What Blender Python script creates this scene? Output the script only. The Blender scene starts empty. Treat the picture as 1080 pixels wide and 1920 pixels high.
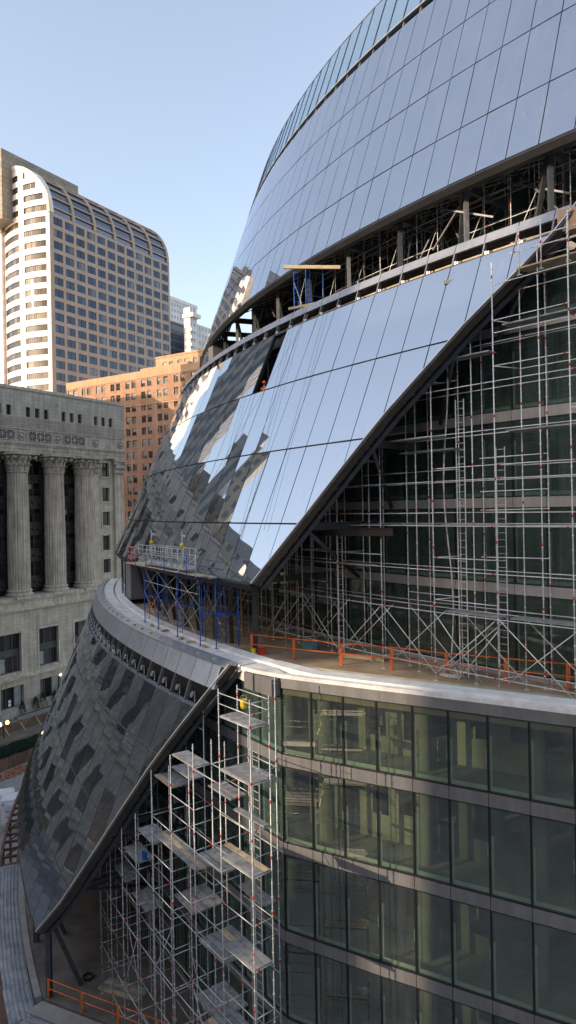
import bpy, bmesh, math, random
from mathutils import Vector, Matrix
random.seed(7)
R_ = math.radians
sc = bpy.context.scene
COL = sc.collection
STREET = -33.0            # all heights are measured from the camera's height
PLAZA = -26.3
# ---------------------------------------------------------------- materials
MATS = {}
def nt(name):
    m = bpy.data.materials.new(name); m.use_nodes = True
    t = m.node_tree; t.nodes.clear()
    out = t.nodes.new('ShaderNodeOutputMaterial')
    MATS[name] = m
    return m, t, out
def N(t, typ, **kw):
    n = t.nodes.new(typ)
    for k, v in kw.items():
        if k.startswith('i_'):
            key = k[2:]
            key = int(key) if key.isdigit() else key.replace('_', ' ')
            n.inputs[key].default_value = v
        else: setattr(n, k, v)
    return n
def c4(c): return (c[0], c[1], c[2], 1.0)
def mth(t, op, a, b=None, c=None):
    n = t.nodes.new('ShaderNodeMath'); n.operation = op
    for i, v in enumerate((a, b, c)):
        if v is None: continue
        if isinstance(v, (int, float)): n.inputs[i].default_value = v
        else: t.links.new(v, n.inputs[i])
    return n.outputs[0]
def mixc(t, fac, a, b, blend='MIX'):
    n = t.nodes.new('ShaderNodeMix'); n.data_type = 'RGBA'; n.blend_type = blend
    for key, v in ((0, fac), (6, a), (7, b)):
        if isinstance(v, (int, float)): n.inputs[key].default_value = v
        elif isinstance(v, tuple): n.inputs[key].default_value = c4(v)
        else: t.links.new(v, n.inputs[key])
    return n.outputs[2]
def objco(t, scale=(1, 1, 1)):
    tc = N(t, 'ShaderNodeTexCoord')
    mp = N(t, 'ShaderNodeMapping'); mp.inputs['Scale'].default_value = scale
    t.links.new(tc.outputs['Object'], mp.inputs['Vector'])
    return mp.outputs['Vector']
def noise(t, vec, scale, detail=5, rough=.6):
    n = N(t, 'ShaderNodeTexNoise'); n.inputs['Scale'].default_value = scale
    n.inputs['Detail'].default_value = detail; n.inputs['Roughness'].default_value = rough
    t.links.new(vec, n.inputs['Vector'])
    return n.outputs['Fac']
def ramp(t, fac, stops):
    n = N(t, 'ShaderNodeValToRGB'); e = n.color_ramp.elements
    while len(e) < len(stops): e.new(.5)
    for k, (p, c) in enumerate(stops): e[k].position = p; e[k].color = c4(c)
    t.links.new(fac, n.inputs['Fac'])
    return n.outputs['Color']
def plain(name, col, rough=.7, metal=0.0, var=.25, scale=1.5, bump=0.0, bscale=20, stretch=(1, 1, 1), streak=0.0, spec=.4):
    """weathered surface: large blotches, fine grain, optional vertical streaks"""
    m, t, out = nt(name)
    p = N(t, 'ShaderNodeBsdfPrincipled')
    p.inputs['Roughness'].default_value = rough; p.inputs['Metallic'].default_value = metal
    p.inputs['Specular IOR Level'].default_value = spec
    v = objco(t, stretch)
    f = noise(t, v, scale, 6)
    lo = tuple(max(0, c*(1-var)) for c in col); hi = tuple(min(1, c*(1+var)) for c in col)
    cc = ramp(t, f, [(.3, lo), (.7, hi)])
    if streak:
        f2 = noise(t, objco(t, (2.2, 2.2, .12)), 1.2, 4)
        dark = ramp(t, f2, [(.4, (1-streak,)*3), (.62, (1, 1, 1))])
        cc = mixc(t, 1.0, cc, dark, 'MULTIPLY')
    t.links.new(cc, p.inputs['Base Color'])
    if bump:
        b = N(t, 'ShaderNodeBump'); b.inputs['Strength'].default_value = bump; b.inputs['Distance'].default_value = .03
        t.links.new(noise(t, v, bscale, 4), b.inputs['Height']); t.links.new(b.outputs[0], p.inputs['Normal'])
    t.links.new(p.outputs[0], out.inputs[0])
    return m
def masonry(name, c1, c2, mortar, bw, bh, msize=.012, rough=.8, streak=.25, bump=.25, axis='x'):
    """coursed stone or brick laid along local x (+y) and z"""
    m, t, out = nt(name)
    p = N(t, 'ShaderNodeBsdfPrincipled'); p.inputs['Roughness'].default_value = rough
    p.inputs['Specular IOR Level'].default_value = .25
    tc = N(t, 'ShaderNodeTexCoord'); sp = N(t, 'ShaderNodeSeparateXYZ'); t.links.new(tc.outputs['Object'], sp.inputs[0])
    u = mth(t, 'ADD', sp.outputs[0], sp.outputs[1])
    cb = N(t, 'ShaderNodeCombineXYZ'); t.links.new(u, cb.inputs[0]); t.links.new(sp.outputs[2], cb.inputs[1])
    b = N(t, 'ShaderNodeTexBrick'); b.inputs['Scale'].default_value = 1.0
    b.inputs['Brick Width'].default_value = bw; b.inputs['Row Height'].default_value = bh
    b.inputs['Mortar Size'].default_value = msize; b.inputs['Mortar Smooth'].default_value = .3
    b.inputs['Color1'].default_value = c4(c1); b.inputs['Color2'].default_value = c4(c2); b.inputs['Mortar'].default_value = c4(mortar)
    b.inputs['Bias'].default_value = 0
    t.links.new(cb.outputs[0], b.inputs['Vector'])
    v = objco(t)
    blot = ramp(t, noise(t, v, .35, 6), [(.32, (.78,)*3), (.68, (1.12,)*3)])
    cc = mixc(t, 1.0, b.outputs['Color'], blot, 'MULTIPLY')
    fine = ramp(t, noise(t, v, 6, 5), [(.3, (.85,)*3), (.7, (1.1,)*3)])
    cc = mixc(t, 1.0, cc, fine, 'MULTIPLY')
    if streak:
        f2 = noise(t, objco(t, (1.5, 1.5, .08)), 1.2, 5)
        cc = mixc(t, 1.0, cc, ramp(t, f2, [(.38, (1-streak,)*3), (.62, (1, 1, 1))]), 'MULTIPLY')
    t.links.new(cc, p.inputs['Base Color'])
    bp = N(t, 'ShaderNodeBump'); bp.inputs['Strength'].default_value = bump; bp.inputs['Distance'].default_value = .04
    t.links.new(mth(t, 'ADD', mth(t, 'MULTIPLY', b.outputs['Fac'], -1.0), mth(t, 'MULTIPLY', noise(t, v, 9, 4), .5)), bp.inputs['Height'])
    t.links.new(bp.outputs[0], p.inputs['Normal'])
    t.links.new(p.outputs[0], out.inputs[0])
    return m
def mirror_glass(name, tint, f0, base, dust=.05, wav=.0016, wscale=.35, streaks=.0):
    """solar-control glass: coated reflection over a dark body, faint dust, slight roller-wave distortion"""
    m, t, out = nt(name)
    v = objco(t)
    b = N(t, 'ShaderNodeBump'); b.inputs['Strength'].default_value = 1.0; b.inputs['Distance'].default_value = wav
    t.links.new(noise(t, v, wscale, 2, .4), b.inputs['Height'])
    g = N(t, 'ShaderNodeBsdfGlossy'); g.inputs['Color'].default_value = c4(tint); g.inputs['Roughness'].default_value = .015
    t.links.new(b.outputs[0], g.inputs['Normal'])
    d = N(t, 'ShaderNodeBsdfPrincipled'); d.inputs['Base Color'].default_value = c4(base); d.inputs['Roughness'].default_value = .5
    d.inputs['Specular IOR Level'].default_value = 0
    lw = N(t, 'ShaderNodeLayerWeight'); lw.inputs['Blend'].default_value = .5
    fac = mth(t, 'ADD', mth(t, 'MULTIPLY', mth(t, 'POWER', lw.outputs['Facing'], 4.0), 1-f0), f0)
    ms = N(t, 'ShaderNodeMixShader'); t.links.new(fac, ms.inputs[0]); t.links.new(d.outputs[0], ms.inputs[1]); t.links.new(g.outputs[0], ms.inputs[2])
    du = N(t, 'ShaderNodeBsdfDiffuse'); du.inputs['Color'].default_value = (.55, .56, .58, 1)
    dn = noise(t, objco(t, (1, 1, .35)), 1.3, 8, .7)
    df = mth(t, 'MULTIPLY', ramp(t, dn, [(.3, (.35,)*3), (.75, (1, 1, 1))]), dust)
    if streaks:
        st = noise(t, objco(t, (9, 9, .5)), 1.0, 3, .6)
        df = mth(t, 'ADD', df, mth(t, 'MULTIPLY', ramp(t, st, [(.61, (0, 0, 0)), (.72, (1, 1, 1))]), streaks))
    m2 = N(t, 'ShaderNodeMixShader'); t.links.new(df, m2.inputs[0]); t.links.new(ms.outputs[0], m2.inputs[1]); t.links.new(du.outputs[0], m2.inputs[2])
    t.links.new(m2.outputs[0], out.inputs[0])
    return m
def clear_glass(name, tint, f0=.1, dust=.05, dust_lift_col=(.35, .38, .33)):
    m, t, out = nt(name)
    v = objco(t)
    b = N(t, 'ShaderNodeBump'); b.inputs['Strength'].default_value = 1.0; b.inputs['Distance'].default_value = .0012
    t.links.new(noise(t, v, .5, 2, .4), b.inputs['Height'])
    g = N(t, 'ShaderNodeBsdfGlossy'); g.inputs['Color'].default_value = (.9, .95, .92, 1); g.inputs['Roughness'].default_value = .01
    t.links.new(b.outputs[0], g.inputs['Normal'])
    tr = N(t, 'ShaderNodeBsdfTransparent'); tr.inputs['Color'].default_value = c4(tint)
    lw = N(t, 'ShaderNodeLayerWeight'); lw.inputs['Blend'].default_value = .5
    fac = mth(t, 'ADD', mth(t, 'MULTIPLY', mth(t, 'POWER', lw.outputs['Facing'], 4.0), 1-f0), f0)
    ms = N(t, 'ShaderNodeMixShader'); t.links.new(fac, ms.inputs[0]); t.links.new(tr.outputs[0], ms.inputs[1]); t.links.new(g.outputs[0], ms.inputs[2])
    du = N(t, 'ShaderNodeBsdfDiffuse'); du.inputs['Color'].default_value = c4(dust_lift_col)
    dn = noise(t, objco(t, (2.5, 2.5, .25)), 1.6, 7, .7)
    df = mth(t, 'MULTIPLY', ramp(t, dn, [(.35, (.25,)*3), (.72, (1, 1, 1))]), dust)
    m2 = N(t, 'ShaderNodeMixShader'); t.links.new(df, m2.inputs[0]); t.links.new(ms.outputs[0], m2.inputs[1]); t.links.new(du.outputs[0], m2.inputs[2])
    t.links.new(m2.outputs[0], out.inputs[0])
    return m
def pane_glass(name, col, f0=.12, var=.6, rough=.03, pitch=(3, 3), blind=None):
    """opaque-looking window pane of a distant building: dark room behind, sky in front; each pane a little different"""
    m, t, out = nt(name)
    tc = N(t, 'ShaderNodeTexCoord')
    wn = N(t, 'ShaderNodeTexWhiteNoise'); wn.noise_dimensions = '3D'
    sn = N(t, 'ShaderNodeVectorMath'); sn.operation = 'SNAP'; sn.inputs[1].default_value = (pitch[0], pitch[0], pitch[1])
    t.links.new(tc.outputs['Object'], sn.inputs[0]); t.links.new(sn.outputs[0], wn.inputs['Vector'])
    lo = tuple(c*(1-var) for c in col); hi = tuple(c*(1+var*2.0) for c in col)
    cc = ramp(t, wn.outputs['Value'], [(0, lo), (.7, col), (.86, hi), (.9, blind or hi)])
    d = N(t, 'ShaderNodeBsdfDiffuse'); t.links.new(cc, d.inputs['Color'])
    g = N(t, 'ShaderNodeBsdfGlossy'); g.inputs['Color'].default_value = (.66, .71, .84, 1); g.inputs['Roughness'].default_value = rough
    b = N(t, 'ShaderNodeBump'); b.inputs['Distance'].default_value = .02; b.inputs['Strength'].default_value = .35
    t.links.new(noise(t, objco(t), .5, 2), b.inputs['Height']); t.links.new(b.outputs[0], g.inputs['Normal'])
    lw = N(t, 'ShaderNodeLayerWeight'); lw.inputs['Blend'].default_value = .5
    fac = mth(t, 'ADD', mth(t, 'MULTIPLY', mth(t, 'POWER', lw.outputs['Facing'], 4.0), 1-f0), f0)
    ms = N(t, 'ShaderNodeMixShader'); t.links.new(fac, ms.inputs[0]); t.links.new(d.outputs[0], ms.inputs[1]); t.links.new(g.outputs[0], ms.inputs[2])
    t.links.new(ms.outputs[0], out.inputs[0])
    return m
def grid_facade(name, wall, glass, pu, pz, fu, fz):
    """office facade seen only at a distance or mirrored: bays of glass between piers"""
    m, t, out = nt(name)
    tc = N(t, 'ShaderNodeTexCoord'); sp = N(t, 'ShaderNodeSeparateXYZ'); t.links.new(tc.outputs['Object'], sp.inputs[0])
    u = mth(t, 'FRACT', mth(t, 'DIVIDE', mth(t, 'ADD', sp.outputs[0], sp.outputs[1]), pu))
    z = mth(t, 'FRACT', mth(t, 'DIVIDE', sp.outputs[2], pz))
    k = mth(t, 'MULTIPLY', mth(t, 'LESS_THAN', u, fu), mth(t, 'LESS_THAN', z, fz))
    blot = ramp(t, noise(t, objco(t), .15, 5), [(.3, (.75,)*3), (.7, (1.15,)*3)])
    cc = mixc(t, 1.0, wall, blot, 'MULTIPLY')
    col = mixc(t, k, cc, glass)
    p = N(t, 'ShaderNodeBsdfPrincipled'); t.links.new(col, p.inputs['Base Color'])
    t.links.new(mth(t, 'SUBTRACT', .75, mth(t, 'MULTIPLY', k, .62)), p.inputs['Roughness'])
    t.links.new(p.outputs[0], out.inputs[0])
    return m
def glow(name, col, strength):
    m, t, out = nt(name)
    e = N(t, 'ShaderNodeEmission'); e.inputs['Color'].default_value = c4(col); e.inputs['Strength'].default_value = strength
    t.links.new(e.outputs[0], out.inputs[0]); return m

TEALG = pane_glass('teal_inner_pane', (.09, .15, .17), .12, .5, .03, (1.3, 3.5))
SKIN_T1 = mirror_glass('mirror_glass_low', (.72, .79, .88), .36, (.014, .017, .021), dust=.06, wav=.007)
SKIN_T2 = mirror_glass('mirror_glass_mid', (.84, .89, .95), .64, (.02, .03, .04), dust=.06, wav=.004, streaks=.16)
SKIN_T3 = mirror_glass('mirror_glass_top', (.74, .82, .95), .50, (.02, .03, .045), dust=.08, wav=.005, streaks=.10)
BALU = mirror_glass('balustrade_glass', (.58, .73, .93), .33, (.11, .19, .28), dust=.05)
WGLASS = clear_glass('curtain_wall_glass', (.52, .595, .47), .19, .08)
WGLASS_D = clear_glass('inner_wall_glass', (.42, .54, .48), .07, .42, (.15, .225, .195))  # strong dust share is mostly brightness painted in to lift the dark inner glazing
DARKM = plain('dark_mullion', (.022, .023, .026), .45, .3, .3)
BRONZE = plain('bronze_trim', (.085, .072, .062), .42, .4, .25, streak=.2)
SPAND = plain('spandrel_panel', (.21, .208, .208), .5, .35, .12, .6, streak=.18)
GREYP = plain('grey_panel', (.20, .195, .20), .5, .4, .15, .7, streak=.15)
LIPM = plain('lip_metal', (.40, .43, .47), .38, .65, .12, .8, streak=.12)
WHITEP = plain('white_membrane', (.74, .74, .72), .6, 0, .16, 1.6, bump=.35, bscale=5)
WHITEC = plain('white_coping', (.70, .68, .65), .7, 0, .22, 1.8, bump=.3, bscale=8)
EDGE = plain('edge_bead', (.55, .55, .55), .4, .6, .1)
STEEL = plain('grey_steel', (.07, .077, .088), .5, .3, .25, 2.5)
STEEL_L = plain('light_steel', (.20, .20, .21), .5, .3, .3, 2.5)
STEEL_B = plain('beige_steel', (.42, .36, .26), .6, .1, .25, 2.5)
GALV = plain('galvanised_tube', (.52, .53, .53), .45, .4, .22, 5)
GALV_LIT = plain('galvanised_tube_lit', (.80, .79, .77), .45, .15, .12, 5)  # lighter copy of the tube, lit brightness of the poles put into the colour
INSP = plain('lifted_spandrel_panel', (.40, .385, .37), .5, .15, .12, .6, streak=.15)  # spandrel copy lightened in colour to make up for shade in the recess
RED = plain('red_coupler', (.62, .05, .03), .5, 0, .2)
PLANK = plain('steel_plank', (.30, .30, .30), .6, .2, .42, 3, streak=.1)
WOODP = plain('wood_plank', (.46, .36, .23), .8, 0, .3, 3, stretch=(1, 1, 6))
PLY = plain('plywood_deck', (.52, .44, .33), .8, 0, .25, 2)
BLUE = plain('blue_frame', (.02, .12, .48), .45, .1, .3, 5)
ORANGE = plain('orange_paint', (.80, .17, .03), .5, 0, .25, 4)
YELLOW = plain('yellow_plastic', (.82, .58, .02), .45, 0, .15)
HIVIS = plain('hi_vis_orange', (.95, .22, .02), .7, 0, .15)
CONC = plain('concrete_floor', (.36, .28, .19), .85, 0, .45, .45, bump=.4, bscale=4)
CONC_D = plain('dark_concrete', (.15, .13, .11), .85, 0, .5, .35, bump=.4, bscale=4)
SLAB = plain('slab_concrete', (.26, .25, .22), .85, 0, .3, .8, bump=.2)
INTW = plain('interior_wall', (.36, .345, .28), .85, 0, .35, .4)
INTW_SHADE = plain('partition_painted_shade', (.13, .13, .10), .85, 0, .4, .5)  # darker copy of the partition, interior shade put into the colour
FRIT = plain('pale_green_film', (.50, .60, .56), .5, 0, .15, 1.5)
LIME = masonry('limestone_ashlar', (.60, .52, .425), (.53, .455, .37), (.32, .275, .225), 1.5, .62, .016)
LIME_D = masonry('limestone_band', (.48, .385, .32), (.42, .34, .285), (.26, .22, .18), 1.4, .45, .016)
LIMEC = plain('limestone_carved', (.56, .48, .39), .8, 0, .25, .8, bump=.5, bscale=3, streak=.3)
LIMES = plain('limestone_shaft', (.55, .47, .38), .8, 0, .2, .6, bump=.2, bscale=8, streak=.35)
CAST = plain('dark_cast_iron', (.06, .06, .06), .5, .2, .4, 1.2)
PANE_CH = pane_glass('old_office_pane', (.05, .047, .042), .03, .7, .04, (1.3, 4.5))
BLIND = plain('window_blind', (.30, .31, .30), .7, 0, .2)
BRICKM = masonry('red_brick', (.66, .37, .235), (.55, .29, .18), (.22, .15, .11), .5, .17, .02, streak=.15)
BRICKT = plain('pale_brick_band', (.50, .33, .20), .8, 0, .15, .5, streak=.12)
PANE_B = pane_glass('brick_building_pane', (.10, .105, .095), .05, .8, .05, (2.9, 3.25), (.30, .29, .26))
TOWERW = plain('pink_granite', (.42, .325, .26), .65, 0, .12, .2)
TOWERP = masonry('tower_tile', (.36, .31, .26), (.33, .285, .24), (.15, .125, .105), 1.6, 1.6, .05, streak=.1)
TOWERL = plain('white_granite', (.75, .68, .64), .5, 0, .06, .3)
PANE_T = pane_glass('tower_pane', (.020, .026, .038), .07, .8, .02, (2.36, 3.93), (.16, .15, .13))
PANE_BOW = pane_glass('bow_pane', (.10, .09, .06), .05, .6, .03, (1.9, 3.93))
VAULT = pane_glass('vault_glass', (.045, .048, .05), .2, .5, .05, (9.4, 3))
STREETM = plain('street_asphalt', (.14, .14, .145), .85, 0, .35, .25, bump=.3, bscale=3)
WALKM = masonry('pavement_slabs', (.25, .235, .21), (.22, .205, .185), (.12, .11, .1), 1.5, 1.5, .02, bump=.1)
KERBM = plain('kerb_stone', (.30, .285, .26), .85, 0, .2, 1)
MARKM = plain('road_paint', (.55, .55, .52), .7, 0, .3, 1.5)
LOTM = plain('site_concrete', (.28, .27, .26), .85, 0, .22, .3, bump=.3, bscale=3)
DECKM = plain('galvanised_deck', (.36, .37, .39), .45, .45, .4, 1.1, streak=.0)
RUST = plain('rusty_steel', (.15, .085, .055), .75, .2, .45, 2)
HOARD = plain('brown_hoarding', (.14, .085, .055), .85, 0, .5, 1.2, stretch=(1, 1, .3))
TARP = plain('green_tarp', (.012, .022, .016), .95, 0, .4, 1.5, bump=.5, bscale=2, spec=.03)
CANOPY = plain('canopy_board', (.145, .125, .095), .85, 0, .35, .8)
WRAP = plain('white_wrap', (.75, .75, .77), .45, 0, .08, 1.5, bump=.8, bscale=2.5)
WRAPR = plain('faded_red_print', (.62, .28, .28), .5, 0, .3, 6)
RUBB = plain('brick_rubble', (.42, .17, .09), .9, 0, .5, 4)
PINE = plain('conifer_needles', (.03, .055, .025), .8, 0, .5, 6)
BARK = plain('bark', (.07, .055, .045), .9, 0, .3, 6)
SOIL = plain('planter_soil', (.06, .045, .035), .95, 0, .4, 3, bump=.8)
LAMPM = plain('lamp_iron', (.02, .02, .022), .5, .4, .2)
GLOBE = glow('warm_lamp_globe', (1.0, .62, .18), 5.0)
GLOBEW = glow('white_lamp_globe', (1.0, .85, .6), 3.5)
SIGNM = plain('sign_white', (.7, .69, .68), .5, 0, .1)
SKINM = plain('skin', (.42, .24, .16), .6, 0, .1)
TROUS = plain('dark_work_trousers', (.03, .035, .05), .8, 0, .3)
TEAL = plain('teal_plastic', (.10, .22, .22), .5, 0, .3)
ROPE = plain('pale_rope', (.62, .58, .5), .9, 0, .2)
MOTOR = plain('white_motor', (.7, .7, .68), .4, .2, .1)
BLACKR = plain('black_rubber', (.015, .015, .015), .6, 0, .2)
FARW = grid_facade('far_white_facade', (.72, .70, .67), (.30, .30, .32), 2.5, 3.6, .45, .5)
FARG = grid_facade('far_grey_glass', (.17, .20, .24), (.07, .10, .15), 3.0, 3.8, .92, .8)
# ---------------------------------------------------------------- mesh builder
class MB:
    def __init__(s): s.v = []; s.f = []; s.m = []; s.sm = []
    def face(s, pts, mi=0, smooth=False):
        b = len(s.v); s.v += [tuple(p) for p in pts]; s.f.append(tuple(range(b, b+len(pts)))); s.m.append(mi); s.sm.append(smooth)
    def mesh(s, vs, fs, mi=0, smooth=False):
        b = len(s.v); s.v += [tuple(p) for p in vs]
        for f in fs: s.f.append(tuple(b+i for i in f)); s.m.append(mi); s.sm.append(smooth)
    def hexa(s, p, mi=0):   # p: 4 bottom, 4 top
        s.mesh(p, [(3, 2, 1, 0), (4, 5, 6, 7), (0, 1, 5, 4), (1, 2, 6, 5), (2, 3, 7, 6), (3, 0, 4, 7)], mi)
    def box(s, x0, x1, y0, y1, z0, z1, mi=0):
        s.hexa([(x0, y0, z0), (x1, y0, z0), (x1, y1, z0), (x0, y1, z0), (x0, y0, z1), (x1, y0, z1), (x1, y1, z1), (x0, y1, z1)], mi)
    def beam(s, a, b, w, h=None, mi=0, up=(0, 0, 1)):
        a = Vector(a); b = Vector(b); h = h or w
        d = (b-a).normalized(); u = Vector(up)
        if abs(d.dot(u)) > .98: u = Vector((1, 0, 0))
        x = d.cross(u).normalized()*(w/2); y = x.cross(d).normalized()*(h/2)
        s.hexa([a-x-y, a+x-y, b+x-y, b-x-y, a-x+y, a+x+y, b+x+y, b-x+y], mi)
    def ibeam(s, a, b, w, h, tk=.03, mi=0):
        a = Vector(a); b = Vector(b); d = (b-a).normalized(); u = Vector((0, 0, 1))
        if abs(d.dot(u)) > .98: u = Vector((0, 1, 0))
        y = (d.cross(u).normalized().cross(d)).normalized()
        s.beam(a+y*(h/2-tk/2), b+y*(h/2-tk/2), w, tk, mi, u); s.beam(a-y*(h/2-tk/2), b-y*(h/2-tk/2), w, tk, mi, u)
        s.beam(a, b, tk, h-2*tk, mi, u)
    def tube(s, a, b, r, n=8, mi=0, r2=None, caps=True):
        a = Vector(a); b = Vector(b); r2 = r if r2 is None else r2
        d = (b-a).normalized(); u = Vector((0, 0, 1)) if abs(d.z) < .95 else Vector((1, 0, 0))
        x = d.cross(u).normalized(); y = x.cross(d)
        ring = lambda c, q: [c+x*(q*math.cos(2*math.pi*i/n))+y*(q*math.sin(2*math.pi*i/n)) for i in range(n)]
        s.mesh(ring(a, r)+ring(b, r2), [(i, (i+1) % n, n+(i+1) % n, n+i) for i in range(n)], mi, True)
        if caps: s.face(ring(a, r)[::-1], mi); s.face(ring(b, r2), mi)
    def path(s, pts, r, n=6, mi=0):
        for a, b in zip(pts, pts[1:]): s.tube(a, b, r, n, mi)
    def lathe(s, c, prof, n=16, mi=0, smooth=True, mod=None):
        c = Vector(c); vs = []; k = len(prof)
        for (r, z) in prof:
            for i in range(n):
                a = 2*math.pi*i/n; q = r if mod is None else r*mod(i, z)
                vs.append((c.x+q*math.cos(a), c.y+q*math.sin(a), c.z+z))
        s.mesh(vs, [(j*n+i, j*n+(i+1) % n, (j+1)*n+(i+1) % n, (j+1)*n+i) for j in range(k-1) for i in range(n)], mi, smooth)
        s.face(vs[:n][::-1], mi); s.face(vs[-n:], mi)
    def prism(s, poly, z0, z1, mi=0):
        n = len(poly); s.face([(x, y, z0) for x, y in poly][::-1], mi); s.face([(x, y, z1) for x, y in poly], mi)
        for i in range(n):
            (x0, y0), (x1, y1) = poly[i], poly[(i+1) % n]
            s.face([(x0, y0, z0), (x1, y1, z0), (x1, y1, z1), (x0, y0, z1)], mi)
    def slab(s, pts, n, t, mi=0):  # flat polygon pushed back along n by t
        n = Vector(n)*t; p = [Vector(q) for q in pts]; q = [a-n for a in p]; k = len(p)
        s.face(p, mi); s.face(q[::-1], mi)
        for i in range(k): s.face([p[i], q[i], q[(i+1) % k], p[(i+1) % k]], mi)
    def build(s, name, mats, parent=None, kind=None, label=None):
        off = Vector((0, 0, 0))
        if parent is not None and parent.get('_w'): off = Vector(parent['_w'])
        me = bpy.data.meshes.new(name)
        me.from_pydata([(v[0]-off.x, v[1]-off.y, v[2]-off.z) for v in s.v], [], s.f)
        if not isinstance(mats, (list, tuple)): mats = [mats]
        for m in mats: me.materials.append(m)
        me.polygons.foreach_set('material_index', s.m); me.polygons.foreach_set('use_smooth', s.sm)
        bm = bmesh.new(); bm.from_mesh(me)
        bmesh.ops.remove_doubles(bm, verts=bm.verts, dist=1e-5)
        bmesh.ops.recalc_face_normals(bm, faces=bm.faces); bm.to_mesh(me); bm.free()
        o = bpy.data.objects.new(name, me); COL.objects.link(o)
        if parent is not None:
            o.parent = parent
            if parent.get('_w'): o['_w'] = list(parent['_w'])
        if kind: o['kind'] = kind
        if label: o['label'] = label
        return o
def tag(o, label, cat, group=None):
    o['label'] = label; o['category'] = cat
    if group: o['group'] = group
    return o
def thing(name, label, cat, loc, rz=0.0, group=None, world=True):
    """Empty at the thing's base. world=True: its parts are written in world coordinates."""
    o = bpy.data.objects.new(name, None); COL.objects.link(o); o.location = loc; o.rotation_euler = (0, 0, rz); o.empty_display_size = .3
    if world: o['_w'] = list(loc)
    return tag(o, label, cat, group)
def top(mb, name, mats, label, cat, loc=None, group=None):
    """a thing that is a single mesh, written in world coordinates, origin moved to loc"""
    if loc:
        mb.v = [(v[0]-loc[0], v[1]-loc[1], v[2]-loc[2]) for v in mb.v]
    o = mb.build(name, mats); o.location = loc or (0, 0, 0)
    return tag(o, label, cat, group)
def struct(mb, name, mats): return mb.build(name, mats, None, 'structure')
def copy_thing(root):
    r = root.copy(); COL.objects.link(r)
    for ch in root.children:
        c = ch.copy(); COL.objects.link(c); c.parent = r
        for g in ch.children:
            d = g.copy(); COL.objects.link(d); d.parent = c
    return r
def wall_grid(mb, xs, zs, hole, F, depth, mi=0, rmi=None):
    rmi = mi if rmi is None else rmi
    nx, nz = len(xs)-1, len(zs)-1
    H = lambda i, j: 0 <= i < nx and 0 <= j < nz and hole(i, j)
    for i in range(nx):
        for j in range(nz):
            a, b, c, d = xs[i], xs[i+1], zs[j], zs[j+1]
            if not hole(i, j): mb.face([F(a, c, 0), F(b, c, 0), F(b, d, 0), F(a, d, 0)], mi)
            else:
                if not H(i-1, j): mb.face([F(a, c, 0), F(a, d, 0), F(a, d, depth), F(a, c, depth)], rmi)
                if not H(i+1, j): mb.face([F(b, c, 0), F(b, d, 0), F(b, d, depth), F(b, c, depth)], rmi)
                if not H(i, j-1): mb.face([F(a, c, 0), F(b, c, 0), F(b, c, depth), F(a, c, depth)], rmi)
                if not H(i, j+1): mb.face([F(a, d, 0), F(b, d, 0), F(b, d, depth), F(a, d, depth)], rmi)
# ---------------------------------------------------------------- camera, sky, sun
cam = bpy.data.cameras.new('camera'); co = bpy.data.objects.new('camera', cam); COL.objects.link(co); sc.camera = co
ROLL = .0188; c_, s_ = math.cos(ROLL), math.sin(ROLL)
co.matrix_world = Matrix(((c_, s_, 0, 0), (0, 0, -1, 0), (-s_, c_, 0, 0), (0, 0, 0, 1)))
cam.sensor_fit = 'VERTICAL'; cam.sensor_height = 24.0; cam.lens = 24*1281/1920.0
cam.shift_y = -5.8/1920; cam.clip_start = .5; cam.clip_end = 6000
SUN_AZ = Vector((-.90, -.43, 0)).normalized(); SUN_EL = R_(17.0)
sun_dir = Vector((SUN_AZ.x*math.cos(SUN_EL), SUN_AZ.y*math.cos(SUN_EL), math.sin(SUN_EL)))
sl = bpy.data.lights.new('sun', 'SUN'); sl.energy = 5.0; sl.angle = R_(.5); sl.color = (1.0, .79, .56)
so = bpy.data.objects.new('sun', sl); COL.objects.link(so); so.rotation_euler = sun_dir.to_track_quat('Z', 'Y').to_euler(); so.location = (0, 0, 200)
w = bpy.data.worlds.new('World'); sc.world = w; w.use_nodes = True
t = w.node_tree; t.nodes.clear()
sky = N(t, 'ShaderNodeTexSky'); sky.sky_type = 'NISHITA'; sky.sun_disc = False
sky.sun_elevation = SUN_EL; sky.sun_rotation = math.atan2(SUN_AZ.x, SUN_AZ.y)
sky.altitude = 200; sky.air_density = 1.0; sky.dust_density = 1.6; sky.ozone_density = 1.5
bg = N(t, 'ShaderNodeBackground'); bg.inputs['Strength'].default_value = .15
gain = N(t, 'ShaderNodeVectorMath'); gain.operation = 'MULTIPLY'; gain.inputs[1].default_value = (3.45, 2.95, 2.6)   # bright hazy late winter sky
t.links.new(sky.outputs[0], gain.inputs[0])
hz = mixc(t, .18, gain.outputs[0], (5.7, 5.6, 5.55)); t.links.new(hz, bg.inputs[0]); wo = N(t, 'ShaderNodeOutputWorld'); t.links.new(bg.outputs[0], wo.inputs[0])
sc.view_settings.view_transform = 'Standard'; sc.view_settings.look = 'None'; sc.view_settings.exposure = 0
sc.cycles.max_bounces = 8; sc.cycles.glossy_bounces = 4; sc.cycles.transparent_max_bounces = 16; sc.cycles.diffuse_bounces = 4
sc.cycles.use_denoising = True; sc.cycles.caustics_reflective = False; sc.cycles.caustics_refractive = False
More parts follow.
